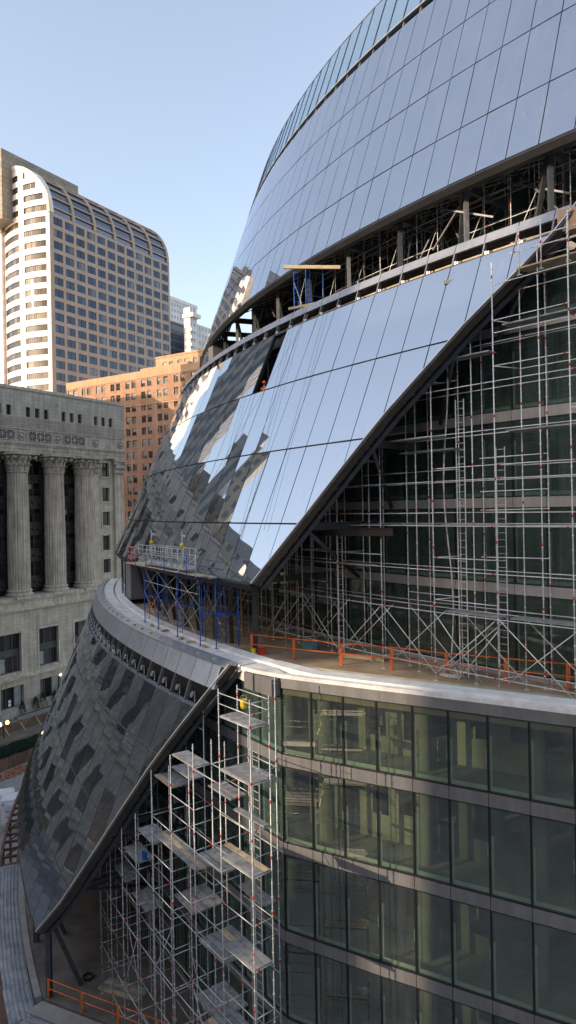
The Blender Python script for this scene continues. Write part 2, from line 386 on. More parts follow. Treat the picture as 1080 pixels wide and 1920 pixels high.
# ---------------------------------------------------------------- the round glass building: geometry
CX, CY = 73.0, 85.2
def P(phi, r, z):
    a = R_(phi); return Vector((CX-r*math.cos(a), CY-r*math.sin(a), z))
def nrm(phi): a = R_(phi); return Vector((-math.cos(a), -math.sin(a), 0))
def tang(phi): a = R_(phi); return Vector((math.sin(a), -math.cos(a), 0))
T1 = (99.6, -22.2, .42); T2 = (91.7, -3.5, .434); T3 = (83.0, 15.6, .35)
def rc(T, z): return T[0]-T[2]*(z-T[1])
def PC(T, phi, z, off=0): return P(phi, rc(T, z)+off, z)
def interp(pts, x):
    if x <= pts[0][0]: (a, b), (c, d) = pts[0], pts[1]
    elif x >= pts[-1][0]: (a, b), (c, d) = pts[-2], pts[-1]
    else:
        for (a, b), (c, d) in zip(pts, pts[1:]):
            if a <= x <= c: break
    return b+(d-b)*(x-a)/(c-a)
CUT1 = [(-22.2, 29.42), (-20.26, 30.41), (-17.36, 31.46), (-15.0, 32.25), (-12.33, 33.2), (-10.8, 33.85), (-8.69, 34.83), (-6.9, 35.7)]
CUT2 = [(-3.5, 35.4), (-.28, 36.96), (2.28, 38.16), (3.94, 38.98), (5.82, 40.1), (7.61, 41.15), (9.07, 42.2), (10.13, 42.96), (11.75, 43.75)]
INF = [(-100, 60.0), (100, 60.1)]
MOD = 1.034
build_root = thing('round_glass_building', 'curved glass office building with leaning mirror glass skirts, open terraces and cut back corners', 'building', (CX-60, CY-40, STREET))
panel_jobs = []   # (area, name, parent, mat, verts, normal)
def cell_poly(T, cut, f0, f1, z0, z1):
    phc = lambda z: interp(cut, z)
    inv = [(b, a) for a, b in cut]; zc = lambda f: interp(inv, f)
    if phc(z1) <= f0+1e-4: return None
    zs = max(z0, zc(f0)) if phc(z0) < f0 else z0
    zl = {zs, z1} | {a for a, b in cut if zs < a < z1}
    zq = zc(f1)
    if zs < zq < z1: zl.add(zq)
    right = [(min(f1, phc(z)), z) for z in sorted(zl)]
    pts = right+[(f0, z1)]
    if abs(right[0][0]-f0) > 1e-4: pts.append((f0, zs))
    return pts
def scr_area(pts):
    q = []
    for p in pts:
        if p.y < 1: return 0
        q.append((540+1281*p.x/p.y, 954-1281*p.z/p.y))
    cx = sum(a for a, b in q)/len(q); cy = sum(b for a, b in q)/len(q)
    if cx < -80 or cx > 1160 or cy < -80 or cy > 2000: return 0
    return abs(sum(q[i][0]*q[(i+1) % len(q)][1]-q[(i+1) % len(q)][0]*q[i][1] for i in range(len(q)))/2)
def skirt_panels(T, cut, phase, mod, fa, fb, rows, mat, parent, skip=(), jit=.007, tk=.03):
    k0 = math.floor((fa-phase)/mod); k1 = math.ceil((fb-phase)/mod)
    for k in range(k0, k1):
        f0, f1 = phase+k*mod, phase+(k+1)*mod
        g = .015*mod
        for j, (z0, z1) in enumerate(zip(rows, rows[1:])):
            if (k, j) in skip: continue
            poly = cell_poly(T, cut, f0+g, f1-g, z0+.038, z1-.038)
            if not poly or len(poly) < 3: continue
            fm = (f0+f1)/2; n = (nrm(fm)+Vector((0, 0, T[2]))).normalized()
            a, b, c = (random.uniform(-jit, jit) for _ in range(3))
            base = PC(T, f0, z0); tg = tang(fm)
            chord = rc(T, (z0+z1)/2)*R_(mod)
            pts = []
            for (f, z) in poly:   # flat facet through the cell's corners
                r = rc(T, z)*math.cos(R_(mod/2))/math.cos(R_(f-fm))
                u = (f-f0)/mod; v = (z-z0)/(z1-z0)
                pts.append(P(f, r, z)+n*(.03+a*(1-u)*(1-v)*0+a*(u-.5)*2+b*(v-.5)*2))
            # vertex normal must stay outward
            panel_jobs.append((scr_area(pts), parent, mat, pts, n, tk))
def flush_panels(name, jobs, cap):
    jobs.sort(key=lambda j: -j[0]); rest = MB(); mats = []
    for i, (ar, parent, mat, pts, n, tk) in enumerate(jobs):
        if i < cap and ar > 60:
            m = MB(); m.slab(pts, n, tk); m.build(name, mat, parent)
        else:
            if mat not in mats: mats.append(mat)
            rest.slab(pts, n, tk, mats.index(mat))
    if rest.v: rest.build(name, mats, build_root, 'stuff')
ring_pts = lambda fa, fb, st=1.034: [fa+(fb-fa)*i/max(1, math.ceil((fb-fa)/st)) for i in range(max(1, math.ceil((fb-fa)/st))+1)]
def ring_band(mb, prof, fa, fb, mi=0, st=1.034, close=True):
    """profile [(r,z)...] swept round the axis between two angles, ends capped"""
    fs = ring_pts(fa, fb, st); k = len(prof)
    vs = [P(f, r, z) for f in fs for (r, z) in prof]
    fc = [(i*k+j, i*k+(j+1) % k, (i+1)*k+(j+1) % k, (i+1)*k+j) for i in range(len(fs)-1) for j in range(k if close else k-1)]
    mb.mesh(vs, fc, mi)
    if close: mb.face([P(fs[0], r, z) for r, z in prof], mi); mb.face([P(fs[-1], r, z) for r, z in prof][::-1], mi)
def skirt_frame(T, cut, phase, mod, fa, fb, rows):
    m = MB(); k0 = math.floor((fa-phase)/mod); k1 = math.ceil((fb-phase)/mod)
    inv = [(b, a) for a, b in cut]
    for k in range(k0, k1+1):
        f = phase+k*mod
        zlo = rows[0] if interp(cut, rows[0]) > f else max(rows[0], interp(inv, f))
        if zlo < rows[-1]-.1: m.beam(PC(T, f, zlo, -.10), PC(T, f, rows[-1], -.10), .09, .16, 0, nrm(f))
    for z in rows:
        fe = min(fb, interp(cut, z)-.05)
        for a, b in zip(ring_pts(fa, fe, mod), ring_pts(fa, fe, mod)[1:]): m.beam(PC(T, a, z, -.13), PC(T, b, z, -.13), .2, .12)
    return m
def cut_trim(T, cut, parent, z0, z1, wid=.16, dep=.32):
    n = 14; m = MB(); m2 = MB(); prof = []
    for i in range(n+1):
        z = z0+(z1-z0)*i/n; f = interp(cut, z); p = PC(T, f, z); nn = (nrm(f)+Vector((0, 0, T[2]))).normalized(); tg = tang(f)
        prof.append((p, nn, tg))
    for (p, a, tg), (q, b, th) in zip(prof, prof[1:]):
        A = [p+a*.05, p+a*.05+tg*wid, p-a*dep+tg*wid, p-a*dep]; B = [q+b*.05, q+b*.05+th*wid, q-b*dep+th*wid, q-b*dep]
        m.hexa(A+B)
        A = [p+a*.052-tg*.05, p+a*.10-tg*.05, p+a*.10+tg*.03, p+a*.052+tg*.03]; B = [q+b*.052-th*.05, q+b*.10-th*.05, q+b*.10+th*.03, q+b*.052+th*.03]
        m2.hexa(A+B)
    t_ = m.build('edge_trim', BRONZE, parent); m2.build('edge_bead', EDGE, t_) if parent is build_root else m2.build('edge_bead', EDGE, parent)
    # the tube chord carrying the cut edge
    m3 = MB()
    for (p, a, tg), (q, b, th) in zip(prof, prof[1:]): m3.beam(p-a*.62+tg*.02, q-b*.62+th*.02, .16, .22, 0, a)
    m3.build('edge_girder', STEEL, parent)
# --- lower skirt
SK1 = skirt_frame(T1, CUT1, 35.86, MOD, 10, 36, [-22.2, -19.25, -15.55, -11.7, -9.15]).build('lower_skirt', LIPM, build_root)
skirt_panels(T1, CUT1, 35.86, MOD, 10, 36, [-22.2, -19.25, -15.55, -11.7, -9.15], SKIN_T1, SK1, jit=.003)
cut_trim(T1, CUT1, SK1, -22.2, -7.0)
# --- middle skirt
ROW2 = [-3.5, -.7, 3.0, 6.85, 10.55]
PH2 = 32.76
gap_k = -2
SK2 = skirt_frame(T2, CUT2, PH2, MOD, 6, 44, ROW2).build('middle_skirt', DARKM, build_root)
skirt_panels(T2, CUT2, PH2, MOD, 6, 44, ROW2, SKIN_T2, SK2, skip={(gap_k, 3)}, jit=.006)
cut_trim(T2, CUT2, SK2, -3.5, 11.7)
# --- upper skirt
ROW3 = [15.65, 18.85, 22.6, 26.15, 29.85]
PH3, MOD3 = 35.26, 1.105
SK3 = skirt_frame(T3, INF, PH3, MOD3, -2, 50, ROW3).build('upper_skirt', DARKM, build_root)
skirt_panels(T3, INF, PH3, MOD3, -2, 50, ROW3, SKIN_T3, SK3, jit=.005)
flush_panels('glass_panel', panel_jobs, 100); panel_jobs = []
# balustrade glass above the shadow gap on top
skirt_panels(T3, INF, PH3, MOD3, -2, 50, [30.45, 34.6], BALU, build_root)
flush_panels('balustrade_panel', panel_jobs, 100); panel_jobs = []
m = MB(); ring_band(m, [(rc(T3, 34.62)+.06, 34.62), (rc(T3, 34.72)+.06, 34.72), (rc(T3, 34.72)-.08, 34.72), (rc(T3, 34.62)-.08, 34.62)], -2, 50)
m.build('balustrade_rail', STEEL_L, build_root)
m = MB()
for k in range(-36, 14):
    f = PH3+k*MOD3; m.beam(PC(T3, f, 30.45, .045), PC(T3, f, 34.62, .045), .075, .05, 0, nrm(f))
m.build('balustrade_mullion', DARKM, build_root, 'stuff')
m = MB()
ring_band(m, [(rc(T3, 30.1)-.55, 29.9), (rc(T3, 30.1)-.45, 30.5), (70, 30.5), (70, 29.9)], -2, 50)
m.build('roof', DARKM, build_root)
m = MB(); ring_band(m, [(rc(T3, 29.7)-.34, 29.7), (rc(T3, 31.2)-.34, 31.2), (rc(T3, 31.2)-.44, 31.2), (rc(T3, 29.7)-.44, 29.7)], -2, 50)
m.build('gap_back', DARKM, build_root)
m = MB(); ring_band(m, [(rc(T3, 30.40)+.07, 30.40), (rc(T3, 30.56)+.07, 30.56), (rc(T3, 30.56)+.032, 30.56), (rc(T3, 30.40)-.1, 30.40)], -2, 50)
m.build('balustrade_shoe', LIPM, build_root)
m = MB()
for k in range(-34, 14):
    f = PH3+k*MOD3; m.beam(PC(T3, f, 29.85, -.20), PC(T3, f, 30.42, -.20), .045, .24, 0, nrm(f))
m.build('gap_bracket', STEEL_B, build_root, 'stuff')
# rims: slot band, posts, brackets
def rim(T, cut, phase, mod, fa, zslot0, zslot1, ztop, parent, kmin, kmax, style):
    inv = [(b, a) for a, b in cut]
    fe = interp(cut, ztop)-.02
    m = MB()   # lip panels above the slots
    fs = [phase+k*mod for k in range(kmin, kmax+1)]
    r = lambda z: rc(T, z)
    for f0, f1 in zip(fs, fs[1:]):
        e = min(f1-.012, interp(cut, (zslot1+ztop)/2)-.05)
        if e <= f0+.02: continue
        fm = [f0+.012, e]
        pr = [(r(zslot1)+.06, zslot1), (r(ztop)+.06, ztop), (r(ztop)-.12, ztop), (r(zslot1)-.12, zslot1)]
        m.hexa([P(fm[0], *pr[0]), P(fm[1], *pr[0]), P(fm[1], *pr[3]), P(fm[0], *pr[3]), P(fm[0], *pr[1]), P(fm[1], *pr[1]), P(fm[1], *pr[2]), P(fm[0], *pr[2])])
    m.build('rim_panel', LIPM if style == 1 else GREYP2, parent)
    m = MB(); bk = MB(); bar = MB()
    for k, f in enumerate(fs):
        if f > interp(cut, zslot0)+.0: continue
        m.beam(P(f, r(zslot0)-.10, zslot0), P(f, r(zslot1)-.06, zslot1+.02), .075, .18, 0, nrm(f))
        g = f+mod*.42 if style == 1 else f+mod*.06
        if g < interp(cut, zslot0):
            if style == 1:
                b0 = P(g, r(zslot0)-.16, (zslot0+zslot1)/2-.02); tg = tang(g); nn = nrm(g)
                for dz, dt, s in ((.06, .07, .7), (-.05, -.05, .8), (-.16, -.13, .5)):
                    c = b0+tg*dt+nn*.02+Vector((0, 0, dz)); bk.beam(c-tg*.15*s, c+tg*.15*s, .09, .06, 0, nn)
                bk.beam(b0-nn*.1+Vector((0, 0, -.40)), b0-nn*.1+Vector((0, 0, .1)), .06, .05)
            else:
                b0 = P(g, r(zslot0)-.1, zslot0+.10); tg = tang(g)
                bk.beam(b0, b0+tg*.10, .1, .2); bk.beam(b0+tg*.14, b0+tg*.22, .1, .13)
    m.build('slot_post', SPAND if style == 2 else GREYP, parent, 'stuff'); bk.build('bracket', EDGE, parent, 'stuff')
    fe = min(fs[-1], interp(cut, zslot0)-.15)
    m = MB()
    ring_band(m, [(r(zslot0)-.85, zslot0-.45), (r(zslot0)-.95, zslot1+.25), (r(zslot0)-1.02, zslot1+.25), (r(zslot0)-.92, zslot0-.45)], fs[0], fe)
    m.build('slot_back', DARKM, parent)
    m = MB(); fe2 = min(fs[-1], interp(cut, zslot0)-.15); zm = zslot0+(zslot1-zslot0)*.55
    if style == 2:
        ring_band(m, [(r(zm)-.46, zm-.03), (r(zm)-.46, zm+.04), (r(zm)-.55, zm+.04), (r(zm)-.55, zm-.03)], fs[0], fe2)
        m.build('slot_bar', STEEL_B, parent)
GREYP2 = plain('rim_grey_panel', (.34, .35, .375), .42, .5, .12, .7, streak=.1)
rim(T1, CUT1, 35.86, MOD, 10, -9.12, -8.15, -7.15, SK1, -25, 0, 1)
rim(T2, CUT2, PH2, MOD, 6, 10.56, 11.17, 11.62, SK2, -26, 11, 2)
# lip of the lower rim: light folded metal with clips
m = MB(); fe = 35.62
rr = rc(T1, -7.15)
ring_band(m, [(rr+.09, -7.15), (rr+.09, -7.08), (rr-.42, -6.92), (rr-.42, -7.1)], 8, fe); m.build('coping', LIPM, build_root)
m = MB()
for k in range(-24, 0):
    f = 35.86+(k-.15)*MOD; c = P(f, rr-.17, -6.99); m.beam(c-tang(f)*.10, c+tang(f)*.10, .16, .12)
m.build('coping_clip', EDGE, build_root, 'stuff')
# base ring beams of the three skirts
for T, f1 in ((T1, 29.3), (T2, 35.3), (T3, 50)):
    m = MB(); z = T[1]-.06
    ring_band(m, [(T[0]+.06, z), (T[0]+.02, z+.1), (T[0]-.45, z+.1), (T[0]-.45, z-.28), (T[0]-.1, z-.28)], 3 if T is not T3 else -2, f1)
    m.build('base_girder', DARKM, build_root)
# ---- floors
WPTS = [(-.43, 29.16), (.79, 28.43), (2.06, 27.70), (3.32, 26.97), (4.61, 26.27), (5.83, 25.55), (7.10, 24.83), (8.35, 24.09), (9.63, 23.36), (10.9, 22.62), (12.2, 21.9), (13.5, 21.2)]
WARC = 92.35
def wall_curve(f0=12.0):
    n = 25; out = []
    fe = 37.35
    k = int((fe-f0)/MOD)
    for i in range(k, 0, -1): p = P(fe-i*MOD, WARC, 0); out.append((p.x, p.y))
    return out+WPTS
WC = wall_curve()
def offset_curve(pts, d):
    """push a polyline outwards (to the camera side) by d"""
    o = []
    for i, (x, y) in enumerate(pts):
        a = Vector(pts[max(0, i-1)]); b = Vector(pts[min(len(pts)-1, i+1)]); t_ = (b-a).normalized(); n = Vector((t_.y, -t_.x))
        if n.dot(Vector((-x+CX, -y+CY))) > 0: n = -n
        o.append((x+n.x*d, y+n.y*d))
    return o
def strip(mb, out, inn, z0, z1, mi=0):
    for (a, b, c, d) in zip(out, out[1:], inn[1:], inn):
        mb.hexa([(a[0], a[1], z0), (b[0], b[1], z0), (c[0], c[1], z0), (d[0], d[1], z0), (a[0], a[1], z1), (b[0], b[1], z1), (c[0], c[1], z1), (d[0], d[1], z1)], mi)
def polar_in(pts, r):
    o = []
    for x, y in pts:
        f = math.degrees(math.atan2(CY-y, CX-x)); p = P(f, r, 0); o.append((p.x, p.y))
    return o
# terrace floor on top of the lower storeys
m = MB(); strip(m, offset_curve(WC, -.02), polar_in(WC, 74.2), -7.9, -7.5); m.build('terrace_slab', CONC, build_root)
# white membrane upstand round the terrace and its grey fascia over the front wall
lip_out = [(p.x, p.y) for p in (P(f, 92.9, 0) for f in ring_pts(8, 36.0))]
m = MB()
ring_band(m, [(92.85, -7.35), (92.80, -7.04), (91.95, -7.02), (91.9, -7.35)], 8, 35.75); m.build('terrace_edge', WHITEC, build_root)
m = MB()
ring_band(m, [(91.9, -7.45), (91.75, -6.98), (91.2, -6.95), (91.1, -7.45)], 8, 36.2)
cor = [tuple(P(36.2, 91.75, 0)[:2]), tuple(P(37.0, 91.75, 0)[:2])]+offset_curve(WPTS, -.25)[1:]
cin = [tuple(P(36.2, 91.1, 0)[:2]), tuple(P(37.1, 91.0, 0)[:2])]+offset_curve(WPTS, -1.0)[1:]
strip(m, cor, cin, -7.45, -6.95)
m.build('upstand', WHITEP, build_root)
m = MB()
c2 = [tuple(P(35.9, 92.9, 0)[:2]), tuple(P(36.6, 92.75, 0)[:2])]+offset_curve(WPTS, .06)
c3 = [tuple(P(35.9, 91.8, 0)[:2]), tuple(P(36.6, 91.8, 0)[:2])]+offset_curve(WPTS, -.22)
strip(m, c2, c3, -7.2, -7.04); m.build('coping', WHITEC, build_root)
m = MB(); strip(m, offset_curve(WPTS, .05), offset_curve(WPTS, -.3), -7.62, -7.205); m.build('fascia', SPAND, build_root)
# grey soffit boxes beside the corner
for f0, f1, r0 in ((36.05, 36.5, 92.9), (36.53, 37.32, 92.85)):
    m = MB(); A = [P(f0, r0, -7.95), P(f1, r0, -7.95), P(f1, r0-.5, -7.95), P(f0, r0-.5, -7.95)]
    m.hexa(A+[a+Vector((0, 0, .72)) for a in A]); m.build('corner_panel', GREYP, build_root)
m = MB(); A = [P(35.3, 92.6, -7.75), P(36.02, 92.75, -7.75), P(36.02, 92.2, -7.75), P(35.3, 92.2, -7.75)]
m.hexa(A+[a+Vector((0, 0, .5)) for a in A]); m.build('corner_board', WHITEC, build_root)
# middle terrace and plaza
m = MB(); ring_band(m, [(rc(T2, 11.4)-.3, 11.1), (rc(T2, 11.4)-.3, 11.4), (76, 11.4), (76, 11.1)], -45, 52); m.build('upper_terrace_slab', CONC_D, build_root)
# inside of the lower edge of tier two: floor slabs of the inner storeys
Z_LOW = [-10.45, -14.2, -17.97, -21.73, -25.5]
Z_MID = [-3.65, .1, 3.85, 7.6]
Z_TOP = [15.2, 19.0, 22.7, 26.4]
m = MB()
for z in Z_LOW: strip(m, offset_curve(WC, -.28), polar_in(WC, 82.0), z-.42, z-.06)
for z in Z_MID+[11.0]: ring_band(m, [(84.0, z-.2), (84.0, z+.15), (74, z+.15), (74, z-.2)], 8, 52)
for z in Z_TOP: ring_band(m, [(76.8, z-.2), (76.8, z+.15), (68, z+.15), (68, z-.2)], -2, 52)
m.build('floor_slab', SLAB, build_root, 'stuff')
m = MB()
bw = [(x, y) for x, y in polar_in(WC, 82.0)]; strip(m, bw, polar_in(WC, 81.8), -26.3, -7.9)
ring_band(m, [(74.3, -7.5), (74.3, 11.1), (74.0, 11.1), (74.0, -7.5)], 8, 52, st=3)
ring_band(m, [(68.2, 11.4), (68.2, 29.9), (68.0, 29.9), (68.0, 11.4)], -2, 52, st=3)
ex, ey = WC[-1]; px_, py_ = polar_in(WC, 82.0)[-1]
m.hexa([(ex, ey+.35, -26.3), (ex+.2, ey+.35, -26.3), (px_+.2, py_, -26.3), (px_, py_, -26.3), (ex, ey+.35, -7.92), (ex+.2, ey+.35, -7.92), (px_+.2, py_, -7.92), (px_, py_, -7.92)])
m.build('core_wall', INTW, build_root)
# unfinished partition with door openings a little way behind the front glass
m = MB(); ins = offset_curve(WPTS, -2.3)
for z in Z_LOW:
    for k, ((ax, ay), (bx, by)) in enumerate(zip(ins, ins[1:])):
        A = Vector((ax, ay, 0)); B = Vector((bx, by, 0)); z0, z1 = z-.05, z+3.25
        def fq(u, zz, dp, A=A, B=B): return A.lerp(B, u)+Vector((0, 0, zz))
        o0 = .12+.1*math.sin(k*2.1+z); o1 = o0+.52
        wall_grid(m, [0, o0, o1, 1], [z0, z+.9+.3*math.sin(k+z), z+2.5, z1], lambda i, j: i == 1 and j == 1, fq, .0, 0 if (z > -11 or (z > -15 and k < 4)) else 1)  # upper bays keep the lit colour, the others get painted shade
m.build('partition', [INTW, INTW_SHADE], build_root, 'stuff')
# inner columns seen through the front glass
m = MB()
for i in (1, 4, 7, 10):
    x, y = offset_curve(WPTS, -1.3)[i]; m.tube((x, y, -26.3), (x, y, -7.9), .34, 16)
for i in (2, 5, 8):
    x, y = offset_curve(WPTS, -5.0)[i]; m.tube((x, y, -26.3), (x, y, -7.9), .42, 16)
for f in (24, 28, 32, 36): m.tube(P(f, 90.4, -26.3), P(f, 90.4, -7.9), .42, 16)
for f in (30, 33.1, 36.2, 39.3, 42.4, 45.5): m.tube(P(f, 82.3, -7.5), P(f, 82.3, 11.1), .4, 14)
m.build('inner_column', SLAB, build_root, 'stuff')
# ---- curtain walls: windows as parts with panes
win_jobs = []
def wall_window(a, b, n, z0, z1, glass, film=True):
    """one bay of curtain wall between two plan points"""
    a = Vector((a[0], a[1], 0)); b = Vector((b[0], b[1], 0)); d = (b-a).normalized(); n = Vector((n[0], n[1], 0)).normalized(); L = (b-a).length
    q = lambda u, z, o: a+d*u+n*o+Vector((0, 0, z))
    fr = MB(); mw = .035
    for u0, u1, za, zb in ((0.004, mw, z0, z1), (L-mw, L-.004, z0, z1), (mw, L-mw, z0, z0+.05), (mw, L-mw, z1-.04, z1)):
        fr.hexa([q(u0, za, -.16), q(u1, za, -.16), q(u1, za, .035), q(u0, za, .035), q(u0, zb, -.16), q(u1, zb, -.16), q(u1, zb, .035), q(u0, zb, .035)])
    pn = MB(); j = [random.uniform(-.004, .004) for _ in range(2)]
    pn.face([q(mw, z0+.05, j[0]), q(L-mw, z0+.05, j[1]), q(L-mw, z1-.04, -j[0]), q(mw, z1-.04, -j[1])])
    fm = None
    if film:
        fm = MB(); h = (z1-z0)
        hl = h*random.uniform(.62, .80); hb = .16; w_ = .085
        fm.hexa([q(mw+.01, z0+.06, -.075), q(L-mw-.01, z0+.06, -.075), q(L-mw-.01, z0+.06, -.06), q(mw+.01, z0+.06, -.06), q(mw+.01, z0+.06+hb, -.075), q(L-mw-.01, z0+.06+hb, -.075), q(L-mw-.01, z0+.06+hb, -.06), q(mw+.01, z0+.06+hb, -.06)])
        fm.hexa([q(mw+.01, z0+.065+hb, -.073), q(mw+.01+w_, z0+.065+hb, -.073), q(mw+.01+w_, z0+.065+hb, -.06), q(mw+.01, z0+.065+hb, -.06), q(mw+.01, z0+hl, -.073), q(mw+.01+w_, z0+hl, -.073), q(mw+.01+w_, z0+hl, -.06), q(mw+.01, z0+hl, -.06)])
        if random.random() < .6:
            s0 = z0+h*random.uniform(.3, .45); fm.hexa([q(L-.10, s0, -.07), q(L-.055, s0, -.07), q(L-.055, s0, -.055), q(L-.10, s0, -.055), q(L-.10, s0+.5, -.07), q(L-.055, s0+.5, -.07), q(L-.055, s0+.5, -.055), q(L-.10, s0+.5, -.055)])
    win_jobs.append((scr_area([q(0, z0, 0), q(L, z0, 0), q(L, z1, 0), q(0, z1, 0)]), fr, pn, fm, glass))
def pick(pts): return list(zip(pts, pts[1:]))
zt = [-7.62]+[z-.5 for z in Z_LOW]
for (a, b) in pick(WC):
    n = (b[1]-a[1], -(b[0]-a[0]))
    if n[0]*(CX-a[0])+n[1]*(CY-a[1]) > 0: n = (-n[0], -n[1])
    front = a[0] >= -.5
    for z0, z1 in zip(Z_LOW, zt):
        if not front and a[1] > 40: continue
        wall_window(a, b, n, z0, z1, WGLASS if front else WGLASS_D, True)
sp_mid = [(-7.48, -7.25)]+[(z-.22, z+.22) for z in Z_MID]+[(10.6, 11.1)]
for k in range(-9, 11):
    f0 = 36.2+k*MOD; a = P(f0, 84.3, 0); b = P(f0+MOD, 84.3, 0); n = nrm(f0+MOD/2)
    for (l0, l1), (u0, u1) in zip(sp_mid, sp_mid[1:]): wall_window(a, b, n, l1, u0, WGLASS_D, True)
for k in range(-5, 11):
    f0 = 36.2+k*MOD; a = P(f0, 77.1, 0); b = P(f0+MOD, 77.1, 0); n = nrm(f0+MOD/2)
    for z0, z1 in ((11.5, 14.98), (15.42, 18.78), (19.0, 22.5), (22.9, 26.3)): wall_window(a, b, n, z0, z1, TEALG, False)
win_jobs.sort(key=lambda j: -j[0])
rf, rp, rfm = MB(), MB(), MB()
def absorb(dst, src, mi=0):
    b = len(dst.v); dst.v += src.v
    for f in src.f: dst.f.append(tuple(i+b for i in f)); dst.m.append(mi); dst.sm.append(False)
for i, (ar, fr, pn, fm, glass) in enumerate(win_jobs):
    if i < 100 and ar > 20:
        wo_ = fr.build('window', DARKM, build_root); pn.build('pane', glass, wo_)
        if fm: fm.build('edge_film', FRIT, wo_)
    else:
        absorb(rf, fr, 0); absorb(rf, pn, 3 if glass is TEALG else 1)
        if fm: absorb(rf, fm, 2)
rf.build('window', [DARKM, WGLASS_D, FRIT, TEALG], build_root, 'stuff')
# spandrels
m = MB()
for z in Z_LOW:
    for (a, b) in pick(list(zip(offset_curve(WC, .05), offset_curve(WC, -.25)))):
        (ao, ai), (bo, bi) = a, b; g = .012
        A = Vector(ao); B = Vector(bo); d = (B-A).normalized()*g; A = A+d; B = B-d
        m.hexa([(A.x, A.y, z-.49), (B.x, B.y, z-.49), (bi[0], bi[1], z-.49), (ai[0], ai[1], z-.49), (A.x, A.y, z-.01), (B.x, B.y, z-.01), (bi[0], bi[1], z-.01), (ai[0], ai[1], z-.01)])
m.build('spandrel', SPAND, build_root, 'stuff')
m = MB()
for k in range(-9, 11):
    f0 = 36.2+k*MOD
    for z0, z1 in sp_mid:
        A = [P(f0+.01, 84.36, z0), P(f0+MOD-.01, 84.36, z0), P(f0+MOD-.01, 84.1, z0), P(f0+.01, 84.1, z0)]
        m.hexa(A+[p+Vector((0, 0, z1-z0)) for p in A])
    for z in (15.2,):
        A = [P(f0+.01, 77.16, z-.21), P(f0+MOD-.01, 77.16, z-.21), P(f0+MOD-.01, 76.9, z-.21), P(f0+.01, 76.9, z-.21)]
        m.hexa(A+[p+Vector((0, 0, .42)) for p in A])
m.build('inner_spandrel', INSP, build_root, 'stuff')
m = MB()
ring_band(m, [(77.0, 18.9), (77.0, 29.85), (76.9, 29.85), (76.9, 18.9)], -45, 52)
ring_band(m, [(84.3, -7.45), (84.3, 11.1), (84.1, 11.1), (84.1, -7.45)], 6, 26.88)
ring_band(m, [(77.1, 11.4), (77.1, 18.9), (76.9, 18.9), (76.9, 11.4)], -45, 31.0)
for f, r0, r1, z0, z1 in ((13.6, 77.2, 82.7, 11.45, 16.4), (18.0, 84.4, 91.0, -7.45, -3.7)):
    A = [P(f, r0, z0), P(f, r1, z0), P(f+.12, r1, z0), P(f+.12, r0, z0)]; m.hexa(A+[a+Vector((0, 0, z1-z0)) for a in A])
m.build('dark_inner_wall', DARKM, build_root, 'stuff')
# ---- structure under the skirts: columns, raking struts, outriggers
def col(a, b, wdt, mat=STEEL, name='column'):
    m = MB(); m.beam(a, b, wdt, wdt, 0, (1, 0, 0)); return m.build(name, mat, build_root)
for k in range(-5, 1):
    f = 33.35+k*3.1; col(P(f, 89.6, -7.5), P(f, 91.35, -3.7) if False else P(f, 89.6, -3.6), .26)
    m = MB(); m.beam(P(f-1.95, 89.4, -7.5), P(f-.2, 90.9, -3.75), .22, .22); m.build('raking_strut', STEEL, build_root)
    m = MB(); m.beam(P(f, 91.2, -3.75), P(f, 84.4, -3.75), .2, .32); m.build('outrigger', STEEL, build_root)
for k in range(-7, 5):
    f = 35.7+k*3.1
    if f < 12: continue
    col(P(f, 82.0, 11.4), P(f, 82.0, 15.65), .22, STEEL_L if k % 2 else STEEL)
    m = MB(); m.beam(P(f-1.5, 80.2, 11.4), P(f-.1, 81.9, 15.6), .2, .2); m.build('raking_strut', STEEL, build_root)
    m = MB(); m.beam(P(f, 82.6, 15.75), P(f, 77.2, 15.75), .22, .4); m.build('outrigger', STEEL, build_root)
for f in (20.0, 22.9, 25.9, 29.0):
    col(P(f, 98.9, PLAZA), P(f, 98.9, -22.0), .28)
    m = MB(); m.beam(P(f, 97.2, PLAZA), P(f+.05, 98.7, -22.3), .24, .24); m.build('raking_strut', STEEL, build_root)
m = MB(); m.beam(P(29.05, 98.85, -22.2), P(29.9, 98.2, -19.9), .3, .3); m.build('raking_strut', STEEL, build_root)
# steel behind the cut edges
for z in (-.7, 3.0, 6.85, 9.6):
    f = interp(CUT2, z)-.15; m = MB(); m.ibeam(PC(T2, f, z-.15, -.8), P(f-.3, 84.5, z-.15), .22, .34); m.build('outrigger', STEEL, build_root)
    m = MB(); m.tube(PC(T2, f, z-.3, -.7), P(f-1.6, 84.6, z-3.0), .10, 8); m.build('raking_strut', STEEL, build_root)
    m = MB(); m.beam(PC(T2, f-.6, z, -.9), P(f-2.5, 86.0, z+.2), .16, .16); m.build('raking_strut', STEEL, build_root)
for z in (-19.3, -15.6, -11.7):
    f = interp(CUT1, z)-.15; m = MB(); m.ibeam(PC(T1, f, z-.15, -.8), P(f-.3, 92.6, z-.15), .2, .3); m.build('outrigger', STEEL, build_root)
    m = MB(); m.tube(PC(T1, f, z-.3, -.7), P(f-1.6, 92.7, z-2.6), .09, 8); m.build('raking_strut', STEEL, build_root)
    m = MB(); m.tube(PC(T1, f-.3, z, -.9), P(f-2.2, 93.2, z+.2), .08, 8); m.build('raking_strut', STEEL, build_root)
m = MB(); m.ibeam(P(35.2, 88.6, -1.15), P(38.3, 86.9, -1.15), .2, .36); m.build('stub_girder', BRONZE, build_root)
m = MB(); m.tube(P(41.3, 86.2, 8.3), P(43.4, 85.3, 10.9), .17, 12); m.build('edge_tube', STEEL_B, build_root)
